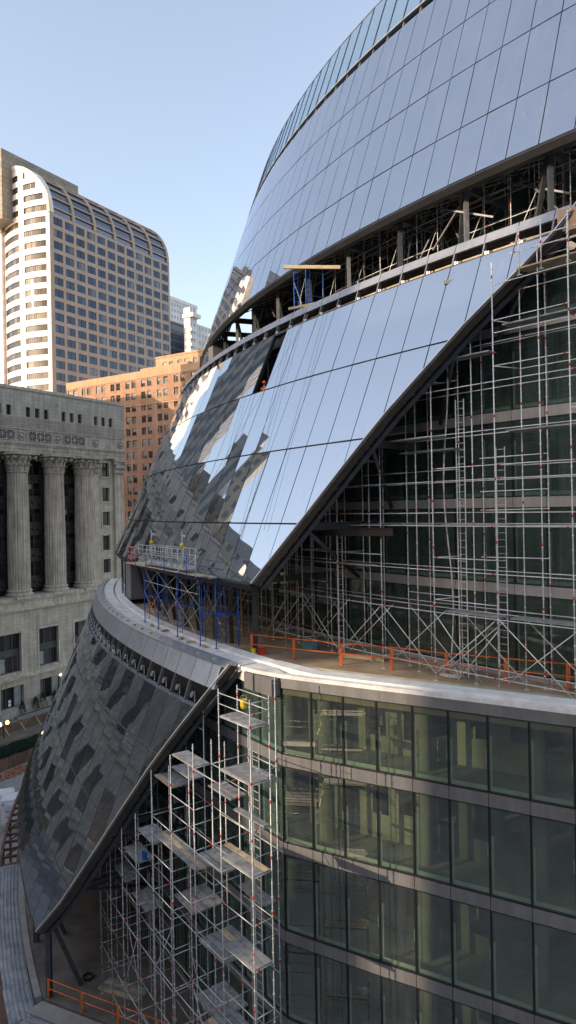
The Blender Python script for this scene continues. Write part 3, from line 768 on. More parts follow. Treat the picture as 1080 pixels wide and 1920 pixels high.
m = MB(); A = [P(43.2, 85.4, 10.6), P(46.5, 84.9, 10.6), P(46.5, 84.4, 10.6), P(43.2, 84.5, 10.6)]; m.hexa(A+[a+Vector((0, 0, .85)) for a in A]); m.build('fascia', BRICKT, build_root)
# glazed screen under the far end of the middle skirt
m = MB(); ring_band(m, [(91.25, -7.0), (91.25, -3.6), (91.2, -3.6), (91.2, -7.0)], 8, 18.6); m.build('glass_screen', SKIN_T1, build_root)
m = MB(); m.beam(P(16.9, 91.3, -7.0), P(16.9, 91.3, -3.6), .06, .06); m.build('screen_mullion', DARKM, build_root)
m = MB(); m.beam(P(18.65, 91.2, -7.1), P(18.65, 91.2, -3.6), .12, .12); m.build('screen_mullion', DARKM, build_root)
m = MB()
A = [P(18.7, 91.2, -7.1), P(19.2, 90.9, -7.1), P(19.2, 89.3, -7.1), P(18.7, 89.3, -7.1)]
m.hexa(A+[a+Vector((0, 0, 3.5)) for a in A]); m.build('screen_frame', SPAND, build_root)
m = MB(); A = [P(12.0, 83.6, 11.4), P(14.9, 83.6, 11.4), P(14.9, 83.2, 11.4), P(12, 83.2, 11.4)]
ring_band(m, [(82.9, 11.5), (82.9, 15.6), (82.8, 15.6), (82.8, 11.5)], 0, 14.6); m.build('glass_screen', SKIN_T1, build_root)
m = MB(); A = [P(14.65, 82.9, 11.4), P(15.6, 82.7, 11.4), P(15.6, 81.5, 11.4), P(14.65, 81.5, 11.4)]; m.hexa(A+[a+Vector((0, 0, 4.2)) for a in A]); m.build('screen_frame', SPAND, build_root)
# clutter struts and beams inside the upper opening
for i in range(34):
    f = random.uniform(22, 46); r0 = random.uniform(78, 81.8); z0 = 11.4; m = MB()
    m.beam(P(f, r0, random.uniform(12.5, 14.5)), P(f+random.uniform(-2.5, 2.5), r0+random.uniform(-.5, .8), random.uniform(15.2, 17.8)), .085, .085)
    m.build('bracing', random.choice([STEEL, STEEL, STEEL_L]), build_root)
for k in range(22):
    f = 22.5+k*1.1
    m = MB()
    for a, b, za, zb_ in ((0, 1.1, 15.3, 17.2), (1.1, 0, 15.3, 17.2)):
        m.tube(P(f+a, 80.6, za), P(f+b, 80.6, zb_), .035, 6)
    m.tube(P(f, 80.6, 15.3), P(f+1.1, 80.6, 15.3), .05, 6); m.build('lattice_truss', STEEL_L, build_root)
    m = MB(); m.tube(P(f, 82.3, 15.5), P(f+.6, 77.4, 17.6), .04, 6); m.build('lattice_brace', STEEL_B if k % 3 else STEEL_L, build_root)
# wooden beam poking out of the upper opening
m = MB(); m.beam(P(30.5, 84.7, 14.95), P(32.4, 82.4, 14.45), .15, .2)
top(m, 'timber_beam', WOODP, 'long pale timber beam poking out of the upper open storey under the top glass', 'beam', tuple(P(31, 84, 14.8)))
m = MB(); m.beam(P(30.4, 84.3, 12.45), P(33.2, 82.2, 12.45), .13, .15)
top(m, 'timber_beam', WOODP, 'short pale timber lying on the floor of the upper open storey beside the blue frame', 'beam', tuple(P(31, 84, 12.4)))
# the rest of the building's body out of the view
m = MB(); ring_band(m, [(91.5, STREET), (91.5, -26.6), (60, -26.6), (60, STREET)], 0, 36, st=3); m.build('podium_wall', CONC_D, build_root)
# ---------------------------------------------------------------- plaza floor, deck, ground
m = MB()
edge = [tuple(P(f, 99.25, 0)[:2]) for f in ring_pts(6, 28.9)]+[(-13.55, 36.95), (-9.1, 34.85), (0, 30.6), (14, 24.1)]
inn = [tuple(P(f, 91.0, 0)[:2]) for f in ring_pts(6, 28.9)]+[tuple(P(30.5, 90, 0)[:2]), tuple(P(33, 90, 0)[:2]), tuple(P(38, 88, 0)[:2]), (16, 34)]
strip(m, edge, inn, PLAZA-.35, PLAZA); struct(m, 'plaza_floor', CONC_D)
m = MB()
ring_band(m, [(99.62, PLAZA-.5), (99.62, PLAZA+.05), (99.28, PLAZA+.05), (99.28, PLAZA-.5)], 12, 28.9)
d_r = Vector((.905, -.425, 0)); n_r = Vector((-.425, -.905, 0))
q0 = Vector((-13.75, 36.85, 0))
A = [q0, q0+d_r*28, q0+d_r*28+n_r*.95, q0+n_r*.95+d_r*-.2]
m.hexa([a+Vector((0, 0, PLAZA-.5)) for a in A]+[a+Vector((0, 0, PLAZA+.03)) for a in A])
top(m, 'concrete_kerb', KERBM, 'rough concrete edge beam around the dark lower plaza beside the corrugated deck', 'kerb', tuple(P(24, 99.5, PLAZA)))
def corrugated(name, curve_fn, nlen, w, label, seam=0.0):
    """corrugated sheet: curve_fn(u, v) -> plan point; ridges run along u"""
    m = MB(); prof = []
    nr = 6; zb = PLAZA-.06
    for i in range(nr):
        a = i/nr; prof += [(a, 0), (a+.30/nr, 0), (a+.38/nr, .07), (a+.62/nr, .07), (a+.70/nr, 0)]
    prof.append((1, 0)); k = len(prof); vs = []
    for j in range(nlen+1):
        for (a, h) in prof:
            x, y = curve_fn(j/nlen, a); vs.append((x, y, zb+h+random.uniform(-.008, .008)))
    m.mesh(vs, [(j*k+i, j*k+i+1, (j+1)*k+i+1, (j+1)*k+i) for j in range(nlen) for i in range(k-1)])
    c = curve_fn(.5, .5)
    return top(m, name, DECKM, label, 'deck', (c[0], c[1], zb))
def arc_fn(fa, fb, r0, r1): return lambda u, v: tuple(P(fa+(fb-fa)*u, r0+(r1-r0)*v, 0)[:2])
corrugated('metal_deck', arc_fn(19.75, 26.3, 101.0, 99.65), 12, 1, 'long curved strip of dirty corrugated metal deck beside the plaza, ending at rusty frame')
corrugated('metal_deck', arc_fn(26.35, 27.9, 101.05, 99.7), 5, 1, 'shorter clean corrugated metal deck sheet with rounded upper corner at the plaza bend')
corrugated('metal_deck', arc_fn(27.95, 29.6, 101.1, 99.75), 5, 1, 'corrugated metal deck sheet at the lower left corner before the orange railing')
q1 = q0+n_r*1.0+d_r*.1
corrugated('metal_deck', lambda u, v: ((q1+d_r*(u*20)+n_r*(v*1.5)).x, (q1+d_r*(u*20)+n_r*(v*1.5)).y), 10, 1, 'straight corrugated metal deck running below the lower orange railing')
m = MB(); ring_band(m, [(101.15, STREET), (101.15, PLAZA-.12), (101.02, PLAZA-.12), (101.02, STREET)], 26.0, 29.7)
A = [q1+n_r*1.55, q1+n_r*1.55+d_r*20, q1+n_r*1.7+d_r*20, q1+n_r*1.7]
m.hexa([a+Vector((0, 0, STREET)) for a in A]+[a+Vector((0, 0, PLAZA-.12)) for a in A])
top(m, 'deck_support', RUST, 'rust brown wall of planks carrying the corrugated deck above the site', 'support', (-16, 35, STREET))
rf_ = thing('rusty_frame', 'curved rusty steel frame with diagonal bracing, bare of its deck, beside the mirror glass skirt', 'steel frame', tuple(P(16, 100.3, STREET)))
for r in (99.75, 101.0):
    m = MB(); fs = ring_pts(9, 19.8, .7)
    for a, b in zip(fs, fs[1:]): m.ibeam(P(a, r, PLAZA-.15), P(b, r, PLAZA-.15), .2, .3)
    m.build('rail', RUST, rf_)
fs = ring_pts(9.2, 19.6, .75)
for i, f in enumerate(fs):
    m = MB(); m.beam(P(f, 99.85, PLAZA-.15), P(f, 100.9, PLAZA-.15), .12, .2); m.build('cross_member', RUST, rf_)
    if i+1 < len(fs) and i % 2 == 0:
        m = MB(); m.beam(P(f, 99.9, PLAZA-.17), P(fs[i+1], 100.85, PLAZA-.17), .09, .09); m.build('diagonal', RUST, rf_)
    if i % 4 == 0:
        m = MB(); m.beam(P(f, 100.95, STREET), P(f, 100.95, PLAZA-.32), .16, .16); m.build('leg', RUST, rf_)
# ground sheet, road, pavement
AX = R_(31.5); D1 = Vector((math.sin(AX), math.cos(AX), 0)); D2 = Vector((-math.cos(AX), math.sin(AX), 0))
CH0 = Vector((-46.835, 109.635, 0)); ROTZ = math.atan2(D1.y, D1.x)
def Lc(x, y, z=0): return CH0+D1*x+D2*y+Vector((0, 0, z))     # city grid: x along the street, y away from the camera side
def quadL(mb, x0, x1, y0, y1, z, mi=0): mb.face([Lc(x0, y0, z), Lc(x1, y0, z), Lc(x1, y1, z), Lc(x0, y1, z)], mi)
m = MB(); m.face([(-2500, -2500, STREET-.012), (2500, -2500, STREET-.012), (2500, 2500, STREET-.012), (-2500, 2500, STREET-.012)]); struct(m, 'ground', LOTM)
m = MB(); quadL(m, -400, 500, -14.0, -3.0, STREET-.004); quadL(m, 31, 45, -3.0, 300, STREET-.004); struct(m, 'road', STREETM)
m = MB()
for k in range(-14, 20): quadL(m, k*9, k*9+3.2, -8.6, -8.45, STREET)
quadL(m, -400, 30, -3.6, -3.5, STREET); struct(m, 'road_marking', MARKM)
def boxL(mb, x0, x1, y0, y1, z0, z1, mi=0):
    p = [Lc(x0, y0), Lc(x1, y0), Lc(x1, y1), Lc(x0, y1)]
    mb.hexa([a+Vector((0, 0, z0)) for a in p]+[a+Vector((0, 0, z1)) for a in p], mi)
m = MB(); boxL(m, -90, 30.5, -2.85, 1.0, STREET-.02, STREET+.14); o = struct(m, 'pavement', WALKM)
m = MB(); boxL(m, -90, 30.6, -3.0, -2.85, STREET-.02, STREET+.15); struct(m, 'kerb', KERBM)
# ---------------------------------------------------------------- city hall
ch = thing('stone_city_hall', 'grey limestone civic building with giant fluted Corinthian columns, carved frieze and attic windows', 'building', (CH0.x, CH0.y, 0), ROTZ, None, False)
S0, S1 = -48.5, 28.6
BAY = 7.45
cols = [11.78-BAY*i for i in range(0, 13)]
cols = [c for c in cols if c > S0+6]
F = lambda x, z, dp: (x, dp, z)
# attic storey with trios of square windows
xs = [S0]; hol = set(); tr = []
cen = sorted([c+4.4+BAY*k for c in [11.4] for k in range(-13, 2)]); tri = [15.75-BAY*k for k in range(0, 12)]+[23.25]
for c in sorted(tri):
    for dxx in (-1.85, 0, 1.85): tr.append((c+dxx-.46, c+dxx+.46))
tr = [q for q in sorted(tr) if q[0] > S0+.5]
for a, b in tr: xs += [a, b]
xs.append(S1); zs = [16.1, 16.3, 17.95, 20.7]
m = MB(); wall_grid(m, xs, zs, lambda i, j: i % 2 == 1 and j == 1, F, .45)
m.face([(S1, 0, 16.1), (S1, 40, 16.1), (S1, 40, 20.7), (S1, 0, 20.7)])
m.build('attic_wall', LIME, ch)
for n_, (a, b) in enumerate(tr):
    m = MB(); m.box(a, b, .36, .42, 16.3, 17.95, 1); m.box(a, b, .30, .36, 17.05, 17.15, 0); m.box((a+b)/2-.035, (a+b)/2+.035, .30, .36, 16.3, 17.95, 0); m.build('attic_window', [CAST, PANE_CH], ch)
m = MB(); m.box(S0-.15, S1+.15, -.18, 41, 20.7, 20.95); m.box(S0-.05, S1+.06, -.07, 40.5, 20.95, 21.2)
m.build('parapet', LIMEC, ch)
m = MB()
for i in range(90):
    x = random.uniform(S0, S1); m.box(x, x+random.uniform(.1, .5), .3, .6, 21.2, 21.2+random.uniform(.03, .16))
m.build('roof_edge_litter', RUBB, ch, 'stuff')
m = MB(); m.box(S0-.05, S1+.05, -.05, 40, 14.35, 16.1); m.build('plain_band', LIME_D, ch)
m = MB(); m.box(S0-.2, S1+.2, -.22, .3, 14.1, 14.35); m.box(S0-.06, S1+.06, -.06, .4, 12.05, 14.1); m.box(S0-.32, S1+.32, -.34, .4, 11.7, 12.05); m.box(S0-.18, S1+.18, -.2, .4, 11.45, 11.7)
m.box(S0-.05, S1+.05, -.06, .5, 10.85, 11.45); m.box(S0-.01, S1+.02, .02, .5, 10.25, 10.85); m.build('entablature', LIMEC, ch)
# frieze grilles and medallions
for c in [16.15-BAY*k for k in range(0, 12)]:
    m = MB()
    m.box(c-2.4, c+2.4, -.10, -.065, 12.3, 13.85, 1)
    for i in range(3):
        x0 = c-2.4+i*1.6; cx_ = x0+.8; cz = 13.07
        for (a, b) in (((x0, 12.3), (x0+1.6, 13.85)), ((x0, 13.85), (x0+1.6, 12.3)), ((cx_, 12.3), (cx_, 13.85)), ((x0, cz), (x0+1.6, cz))):
            m.beam((a[0], -.13, a[1]), (b[0], -.13, b[1]), .09, .11, 0, (0, 1, 0))
        m.beam((x0+.02, -.14, 12.3), (x0+.02, -.14, 13.85), .12, .12, 0, (0, 1, 0))
    for z in (12.3, 13.85): m.beam((c-2.4, -.14, z), (c+2.4, -.14, z), .1, .12)
    m.build('frieze_grille', [LIMEC, CAST], ch)
med = [19.5-BAY*k+ (0 if k == 0 else .3) for k in range(0, 12)]+[21.1, 27.6]
for c in sorted(med)[1:]:
    if abs(c-19.5) < .1: continue
    m = MB(); z = 13.05
    for k in range(14):
        a = 2*math.pi*k/14; m.lathe((c+.62*math.cos(a), -.12, z+.62*math.sin(a)), [(.05, -.16), (.16, -.08), (.18, 0), (.16, .08), (.05, .16)], 7)
    m.lathe((c, -.1, z), [(.05, -.4), (.28, -.25), (.36, 0), (.28, .25), (.05, .4)], 10)
    for sx in (-1, 1): m.lathe((c+sx*.62, -.1, z+.6), [(.04, -.12), (.14, 0), (.04, .12)], 7)
    m.build('medallion', LIMEC, ch)
# recessed bays between columns
def bay(c0, c1, last=False):
    z0 = -13.6
    m = MB(); m.box(c0+.3, c1-.3, 2.6, 2.75, z0, 10.3); m.build('bay_back', CAST, ch)
    zsp = [(10.3, 6.75), (5.3, 3.05), (.8, -1.5), (-3.75, -6.0), (-8.3, -10.7), (-12.7, -13.6)]
    for (a, b) in ((6.75, 5.3), (3.05, .8), (-1.5, -3.75), (-6.0, -8.3), (-10.7, -12.7)):
        m = MB(); m.box(c0+1.2, c1-1.2, 2.15, 2.6, b, a)
        L = c1-c0-2.4
        for k in range(4): m.lathe((c0+1.2+L*(k+.5)/4, 2.1, (a+b)/2), [(.05, -.3), (.26, -.18), (.33, 0), (.26, .18), (.05, .3)], 8)
        for z in (a-.12, b+.12): m.box(c0+1.2, c1-1.2, 2.05, 2.15, z-.1, z+.1)
        m.build('iron_spandrel', CAST, ch)
    for (a, b) in zsp:
        if b > a: a, b = b, a
        m = MB(); x0, x1 = c0+1.2, c1-1.2; L = (x1-x0)/3
        for k in range(3): m.box(x0+L*k+.12, x0+L*(k+1)-.12, 2.48, 2.52, b+.1, a-.1, 1)
        for k in range(4): m.box(x0+L*k-.12, x0+L*k+.12, 2.30, 2.56, b, a, 0)
        for k in range(3): m.box(x0+L*k+.12, x0+L*(k+1)-.12, 2.42, 2.48, (a+b)/2-.05, (a+b)/2+.05, 0)
        for k in range(3):
            if random.random() < .3 and a-b > 1.5: m.box(x0+L*k+.15, x0+L*(k+1)-.15, 2.44, 2.47, (a+b)/2+.1, a-.12, 2)
        m.build('window', [CAST, PANE_CH, BLIND], ch)
allc = [c for c in sorted(cols)]
pairs = list(zip(allc, allc[1:]))+[(allc[-1], 19.4)]
for c0, c1 in pairs: bay(c0, c1)
m = MB(); m.box(S0, allc[0]-1.2, .55, 3, -13.6, 10.3); m.build('end_pier', LIME, ch)
flute = lambda i, z: 1.0 if i % 3 else .945
def column(x, y=0.3, r=1.78, half=False):
    s = MB(); s.lathe((x, y, 0), [(r, -12.45), (r*1.0, -6), (r*.965, 0), (r*.91, 6.4), (r*.93, 6.9)], 72, 0, False, flute); so_ = s.build('column_shaft', LIMES, ch)
    b = MB(); b.lathe((x, y, 0), [(r*1.22, -13.55), (r*1.25, -13.35), (r*1.22, -13.15), (r*1.08, -13.05), (r*1.06, -12.9), (r*1.15, -12.75), (r*1.12, -12.55), (r*1.02, -12.45)], 40); b.build('column_base', LIMES, ch)
    k = MB(); k.lathe((x, y, 0), [(r*.98, 6.85), (r*1.0, 7.05), (r*.93, 7.1), (r*.95, 8.2), (r*1.1, 9.2), (r*1.28, 9.7)], 32)
    for row, (zz, n, rr, hh) in enumerate(((7.15, 14, .99, 1.15), (8.1, 14, 1.08, 1.1))):
        for i in range(n):
            a = 2*math.pi*(i+.5*row)/n; ca, sa = math.cos(a), math.sin(a)
            tx = Vector((-sa, ca, 0)); o_ = Vector((ca, sa, 0)); c = Vector((x, y, zz))+o_*(r*rr); wl = .30
            p = [c-tx*wl, c+tx*wl, c+tx*wl*.9+o_*.12+Vector((0, 0, hh*.6)), c-tx*wl*.9+o_*.12+Vector((0, 0, hh*.6))]
            q = [c+o_*.42+tx*wl*.55+Vector((0, 0, hh)), c+o_*.42-tx*wl*.55+Vector((0, 0, hh))]
            k.face([p[0], p[1], p[2], p[3]]); k.face([p[3], p[2], q[0], q[1]])
            k.face([q[1], q[0], c+o_*.46+tx*.1+Vector((0, 0, hh-.28)), c+o_*.46-tx*.1+Vector((0, 0, hh-.28))])
    for sx in (-1, 1):
        for sy in (-1, 1):
            k.lathe((x+sx*r*1.12, y+sy*r*1.12, 9.35), [(.05, -.35), (.3, -.2), (.38, 0), (.3, .2), (.05, .35)], 8)
            k.lathe((x+sx*r*.45, y+sy*r*1.25, 9.35), [(.05, -.25), (.2, -.1), (.24, 0), (.2, .1), (.05, .25)], 7)
            k.lathe((x+sx*r*1.25, y+sy*r*.45, 9.35), [(.05, -.25), (.2, -.1), (.24, 0), (.2, .1), (.05, .25)], 7)
    k.box(x-r*1.42, x+r*1.42, y-r*1.42, y+r*1.42, 9.75, 10.22)
    k.build('capital', LIMEC, ch)
for c in cols[:8]: column(c)
column(18.6, .45)
# corner pier with a stack of windows and an end pilaster
zs = [-13.6, -11.5, -8.9, -7.2, -4.4, -2.5, .1, 2.1, 4.7, 6.8, 9.4, 10.3]
m = MB(); wall_grid(m, [19.9, 23.1, 24.95, S1], zs, lambda i, j: i == 1 and j % 2 == 1, lambda x, z, dp: (x, .55+dp, z), .5)
m.face([(S1, .55, -13.6), (S1, 40, -13.6), (S1, 40, 14.1), (S1, .55, 14.1)]); m.build('corner_pier', LIME, ch)
for z0, z1 in ((-11.5, -8.9), (-7.2, -4.4), (-2.5, .1), (2.1, 4.7), (6.8, 9.4)):
    m = MB(); m.box(23.1, 24.95, .95, 1.0, z0, z1, 1); m.box(23.1, 24.95, .9, .95, (z0+z1)/2-.05, (z0+z1)/2+.05); m.box(23.98, 24.06, .9, .95, z0, z1)
    for (a, b, c, d) in ((22.85, 23.1, z0-.05, z1+.22), (24.95, 25.2, z0-.05, z1+.22), (23.1, 24.95, z1, z1+.22)): m.box(a, b, .47, .6, c, d, 2)
    m.box(22.75, 25.3, .4, .6, z0-.3, z0-.05, 2); m.build('window', [CAST, PANE_CH, LIMEC], ch)
for (a, b) in ((20.2, 22.0), (26.1, 28.5)):
    m = MB(); m.box(a, b, .18, .55, -12.6, 7.0)
    m.box(a-.25, b+.2, -.02, .55, -13.58, -12.6); m.build('pilaster', LIMES, ch)
    m = MB(); m.box(a-.05, b+.05, .1, .5, 7.0, 9.7); m.box(a-.35, b+.35, -.25, .5, 9.75, 10.2)
    n = 5
    for row in range(2):
        for i in range(n):
            x = a+(b-a)*(i+.5*(row+0)+.1)/n; m.lathe((x, .05-.12*row, 7.6+row*.95), [(.06, -.4), (.26, -.15), (.34, .25), (.2, .5), (.05, .55)], 7)
    for x in (a-.1, b+.1): m.lathe((x, -.08, 9.35), [(.05, -.35), (.3, -.2), (.38, 0), (.3, .2), (.05, .35)], 8)
    m.build('capital', LIMEC, ch)
# base storeys
m = MB()
m.box(S0-.3, S1+.35, -2.0, 3, -14.25, -13.6)
for c in cols[:9]+[18.6]: m.box(c-2.4, c+2.4, -2.3, 0, -13.95, -13.5)
m.box(S0-.2, S1+.25, -1.75, 3, -15.2, -14.25); m.box(S0-.45, S1+.5, -2.05, 3, -15.75, -15.4); m.box(S0-.3, S1+.3, -1.85, 3, -15.4, -15.2); m.build('column_podium', LIMEC, ch)
w1 = [(c-2.0, c+2.0) for c in [16.05-7.52*k for k in range(0, 12)]+[23.5]]; w1 = sorted(q for q in w1 if q[0] > S0+1)
xs = [S0]+[v for q in w1 for v in q]+[S1]
m = MB(); wall_grid(m, xs, [-26.1, -25.6, -19.3, -15.75], lambda i, j: i % 2 == 1 and j == 1, lambda x, z, dp: (x, -1.55+dp, z), .7)
m.face([(S1, -1.55, -33), (S1, 40, -33), (S1, 40, -13.6), (S1, -1.55, -13.6)]); m.build('base_wall', LIME, ch)
for a, b in w1[-7:]:
    m = MB(); m.box(a, b, -1.0, -.95, -25.6, -19.3, 1); m.box(a, b, -1.12, -.9, -23.0, -21.9)
    for u in (.0, .34, .66, 1.0): x = a+(b-a)*u; m.box(x-.1, x+.1, -1.1, -.9, -25.6, -19.3)
    m.box(a, b, -1.08, -.98, -25.6, -25.45); m.box(a+.15, a+1.25, -1.05, -1.01, -25.4, -23.2, 2)
    for (p, q, r, s) in ((a-.3, a, -25.9, -19.0), (b, b+.3, -25.9, -19.0), (a, b, -19.3, -19.0)): m.box(p, q, -1.66, -1.5, r, s, 3)
    m.build('window', [CAST, PANE_CH, BLIND, LIMEC], ch)
m = MB(); m.box(S0-.35, S1+.35, -2.0, 0, -26.7, -26.35); m.box(S0-.2, S1+.2, -1.8, 0, -26.35, -26.1); m.build('string_course', LIMEC, ch)
w2 = [(c-2.15, c+2.15) for c in [16.15-7.45*k for k in range(0, 12)]+[23.5]]; w2 = sorted(q for q in w2 if q[0] > S0+1)
xs = [S0]+[v for q in w2 for v in q]+[S1]
m = MB(); wall_grid(m, xs, [-33, -31.2, -27.8, -26.7], lambda i, j: i % 2 == 1 and j == 1, lambda x, z, dp: (x, -1.62+dp, z), .8); m.build('ground_wall', LIME, ch)
for a, b in w2[-6:]:
    m = MB(); m.box(a, b, -.95, -.9, -31.2, -27.8, 1)
    for u in (.0, .30, .64, 1.0): x = a+(b-a)*u; m.box(x-.11, x+.11, -1.05, -.9, -31.2, -27.8)
    m.box(a+(b-a)*.66, b-.12, -1.0, -.96, -31.1, -28, 2); m.build('window', [CAST, PANE_CH, BLIND], ch)
m = MB(); m.box(S0-.35, S1+.35, -1.95, -.5, -33, -31.7); m.box(S0-.25, S1+.25, -1.8, -.5, -31.7, -31.45); m.build('plinth', LIMEC, ch)
m = MB(); m.box(S0, S1-.02, 3.0, 40, -33, 20.6); m.build('roof', LIME_D, ch)
# ---------------------------------------------------------------- brick building
B0 = Vector((-44.04, 190.0, 0))
bb = thing('brick_building', 'orange red brick office block with paired sash windows half in sunlight behind the stone building', 'building', (B0.x, B0.y, 0), ROTZ, None, False)
WS = []; k = -5
for i in range(-5, 5):
    b = -1.0+5.85*i; WS += [(b-2.1, b-.55), (b+.15, b+1.7)]
WS = sorted(q for q in WS if -29 < q[0] and q[1] < 24.2)
YS = [-30.0]+[v for q in WS for v in q]+[24.6]
ZR = [36.1-3.27*k for k in range(0, 20)]
ZS = [STREET]+sorted(v for z in ZR if z-2.0 > STREET for v in (z-1.95, z))+[38.2]
m = MB(); wall_grid(m, YS, ZS, lambda i, j: i % 2 == 1 and j % 2 == 1, lambda x, z, dp: (dp, x, z), .35); m.face([(0, 24.6, STREET), (40, 24.6, STREET), (40, 24.6, 38.2), (0, 24.6, 38.2)]); m.face([(0, -30, 38.2), (40, -30, 38.2), (40, 24.6, 38.2), (0, 24.6, 38.2)]); m.face([(0, -30, STREET), (40, -30, STREET), (40, -30, 38.2), (0, -30, 38.2)])
m.build('wall', BRICKM, bb)
jobs = []; 
for (a, b) in WS:
    for z in ZR:
        if z-2 > -10 and not (b > 9 and z < 20) and a > -27: jobs.append((a, b, z))
jobs.sort(key=lambda q: -q[2]+abs(q[0]-4)*.3)
rest = MB()
for i, (a, b, z) in enumerate(jobs):
    m = MB(); bl = random.choice([0, 0, .5, .9, 1.3])
    m.box(.24, .28, a, b, z-1.95, z, 1); m.box(.17, .24, a, b, z-1.03, z-.94, 0); m.box(.17, .24, a, a+.09, z-1.95, z); m.box(.17, .24, b-.09, b, z-1.95, z)
    if bl: m.box(.21, .235, a+.1, b-.1, z-bl, z-.03, 2)
    m.box(-.10, .22, a-.1, b+.1, z-2.08, z-1.955, 3)
    if i < 100: m.build('window', [CAST, PANE_B, BLIND, BRICKT], bb)
    else: absorb_m = [rest.face([m.v[j] for j in f], mi) for f, mi in zip(m.f, m.m)]
if rest.v: rest.build('window', [CAST, PANE_B, BLIND, BRICKT], bb, 'stuff')
m = MB(); m.box(-.12, .3, -30.1, 24.7, 36.5, 38.5); m.box(-.14, .2, -30.1, 24.7, 29.1, 29.45); m.build('cornice', BRICKT, bb)
zs = [38.5, 39.0, 41.0, 42.6]; ys = [-26]+[v for c in (-10.2, -12.6, -15.6, -18.0, -21.0, -23.4) [::-1] for v in (c-.75, c+.75)]+[-7.0]
m = MB(); wall_grid(m, ys, zs, lambda i, j: i % 2 == 1 and j == 1, lambda x, z, dp: (4+dp, x, z), .3)
m.face([(4, -7, 38.2), (16, -7, 38.2), (16, -7, 42.6), (4, -7, 42.6)]); m.face([(4, -26, 42.6), (4, -7, 42.6), (16, -7, 42.6), (16, -26, 42.6)]); m.box(3.85, 4.2, -26, -6.9, 42.3, 42.75); m.build('penthouse', BRICKT, bb)
for c in (-10.2, -12.6, -15.6, -18.0, -21.0, -23.4):
    m = MB(); m.box(4.2, 4.25, c-.75, c+.75, 39, 41, 0); m.build('penthouse_window', PANE_B, bb)
m = MB(); m.box(1.5, 3.5, -21, -3.5, 38.5, 39.5); m.build('roof_box', BRICKT, bb)
# ---------------------------------------------------------------- tower with barrel roof
T0 = Vector((-75.59, 223.0, 0))
tw = thing('granite_tower', 'tall pinkish granite office tower with blue windows, bowed white end and ribbed barrel roof edge', 'building', (T0.x, T0.y, 0), ROTZ, None, False)
PX, PZ = 4.73, 3.93
xs = [-.6]; 
for k in range(12): xs += [1.0+PX*k, 1.0+PX*k+3.65]
xs.append(57.6); zr = [97.3-PZ*k for k in range(0, 24)]
zs = sorted([STREET]+[v for z in zr for v in (z-2.55, z)]+[98.4])
m = MB(); wall_grid(m, xs, zs, lambda i, j: i % 2 == 1 and j % 2 == 1, F, .22); m.face([(57.6, 0, STREET), (57.6, 40, STREET), (57.6, 40, 98.4), (57.6, 0, 98.4)]); m.build('wall', TOWERW, tw)
jobs = [(x, z) for k in range(12) for x in [1.0+PX*k] for z in zr]
jobs = [j for j in jobs if j[1] > 36]; jobs.sort(key=lambda j: j[0]+abs(j[1]-75)*.3); rest = MB()
for i, (x, z) in enumerate(jobs):
    m = MB(); m.box(x, x+3.65, .16, .21, z-2.55, z, 1); m.box(x+1.78, x+1.87, .10, .16, z-2.55, z); m.box(x, x+3.65, .10, .16, z-2.55, z-2.47)
    if i < 100: m.build('window', [DARKM, PANE_T], tw)
    else:
        for f, mi in zip(m.f, m.m): rest.face([m.v[j] for j in f], mi)
rest.build('window', [DARKM, PANE_T], tw, 'stuff')
# barrel vault
RV = 18.0
va = lambda a, r=RV: (RV-r*math.cos(a), 98.4+r*math.sin(a))
m = MB(); na = 14
for i in range(na):
    a0, a1 = math.pi/2*i/na, math.pi/2*(i+1)/na; (y0, z0), (y1, z1) = va(a0, RV-.45), va(a1, RV-.45)
    m.face([(-.2, y0, z0), (57.4, y0, z0), (57.4, y1, z1), (-.2, y1, z1)])
m.build('vault_glazing', VAULT, tw)
for k in range(7):
    m = MB(); x = .0+9.48*k
    for i in range(na):
        a0, a1 = math.pi/2*i/na, math.pi/2*(i+1)/na
        (y0, z0), (y1, z1), (y2, z2), (y3, z3) = va(a0, RV+.15), va(a1, RV+.15), va(a1, RV-.9), va(a0, RV-.9)
        m.hexa([(x-.55, y0, z0), (x+.55, y0, z0), (x+.55, y3, z3), (x-.55, y3, z3), (x-.55, y1, z1), (x+.55, y1, z1), (x+.55, y2, z2), (x-.55, y2, z2)])
    m.build('vault_rib', TOWERW, tw)
m = MB()
for i, a in enumerate((.12, .33, .55, .78, 1.02)):
    (y, z) = va(a, RV-.25); m.beam((0, y, z), (57, y, z), .7, .45)
m.build('purlin', TOWERW, tw)
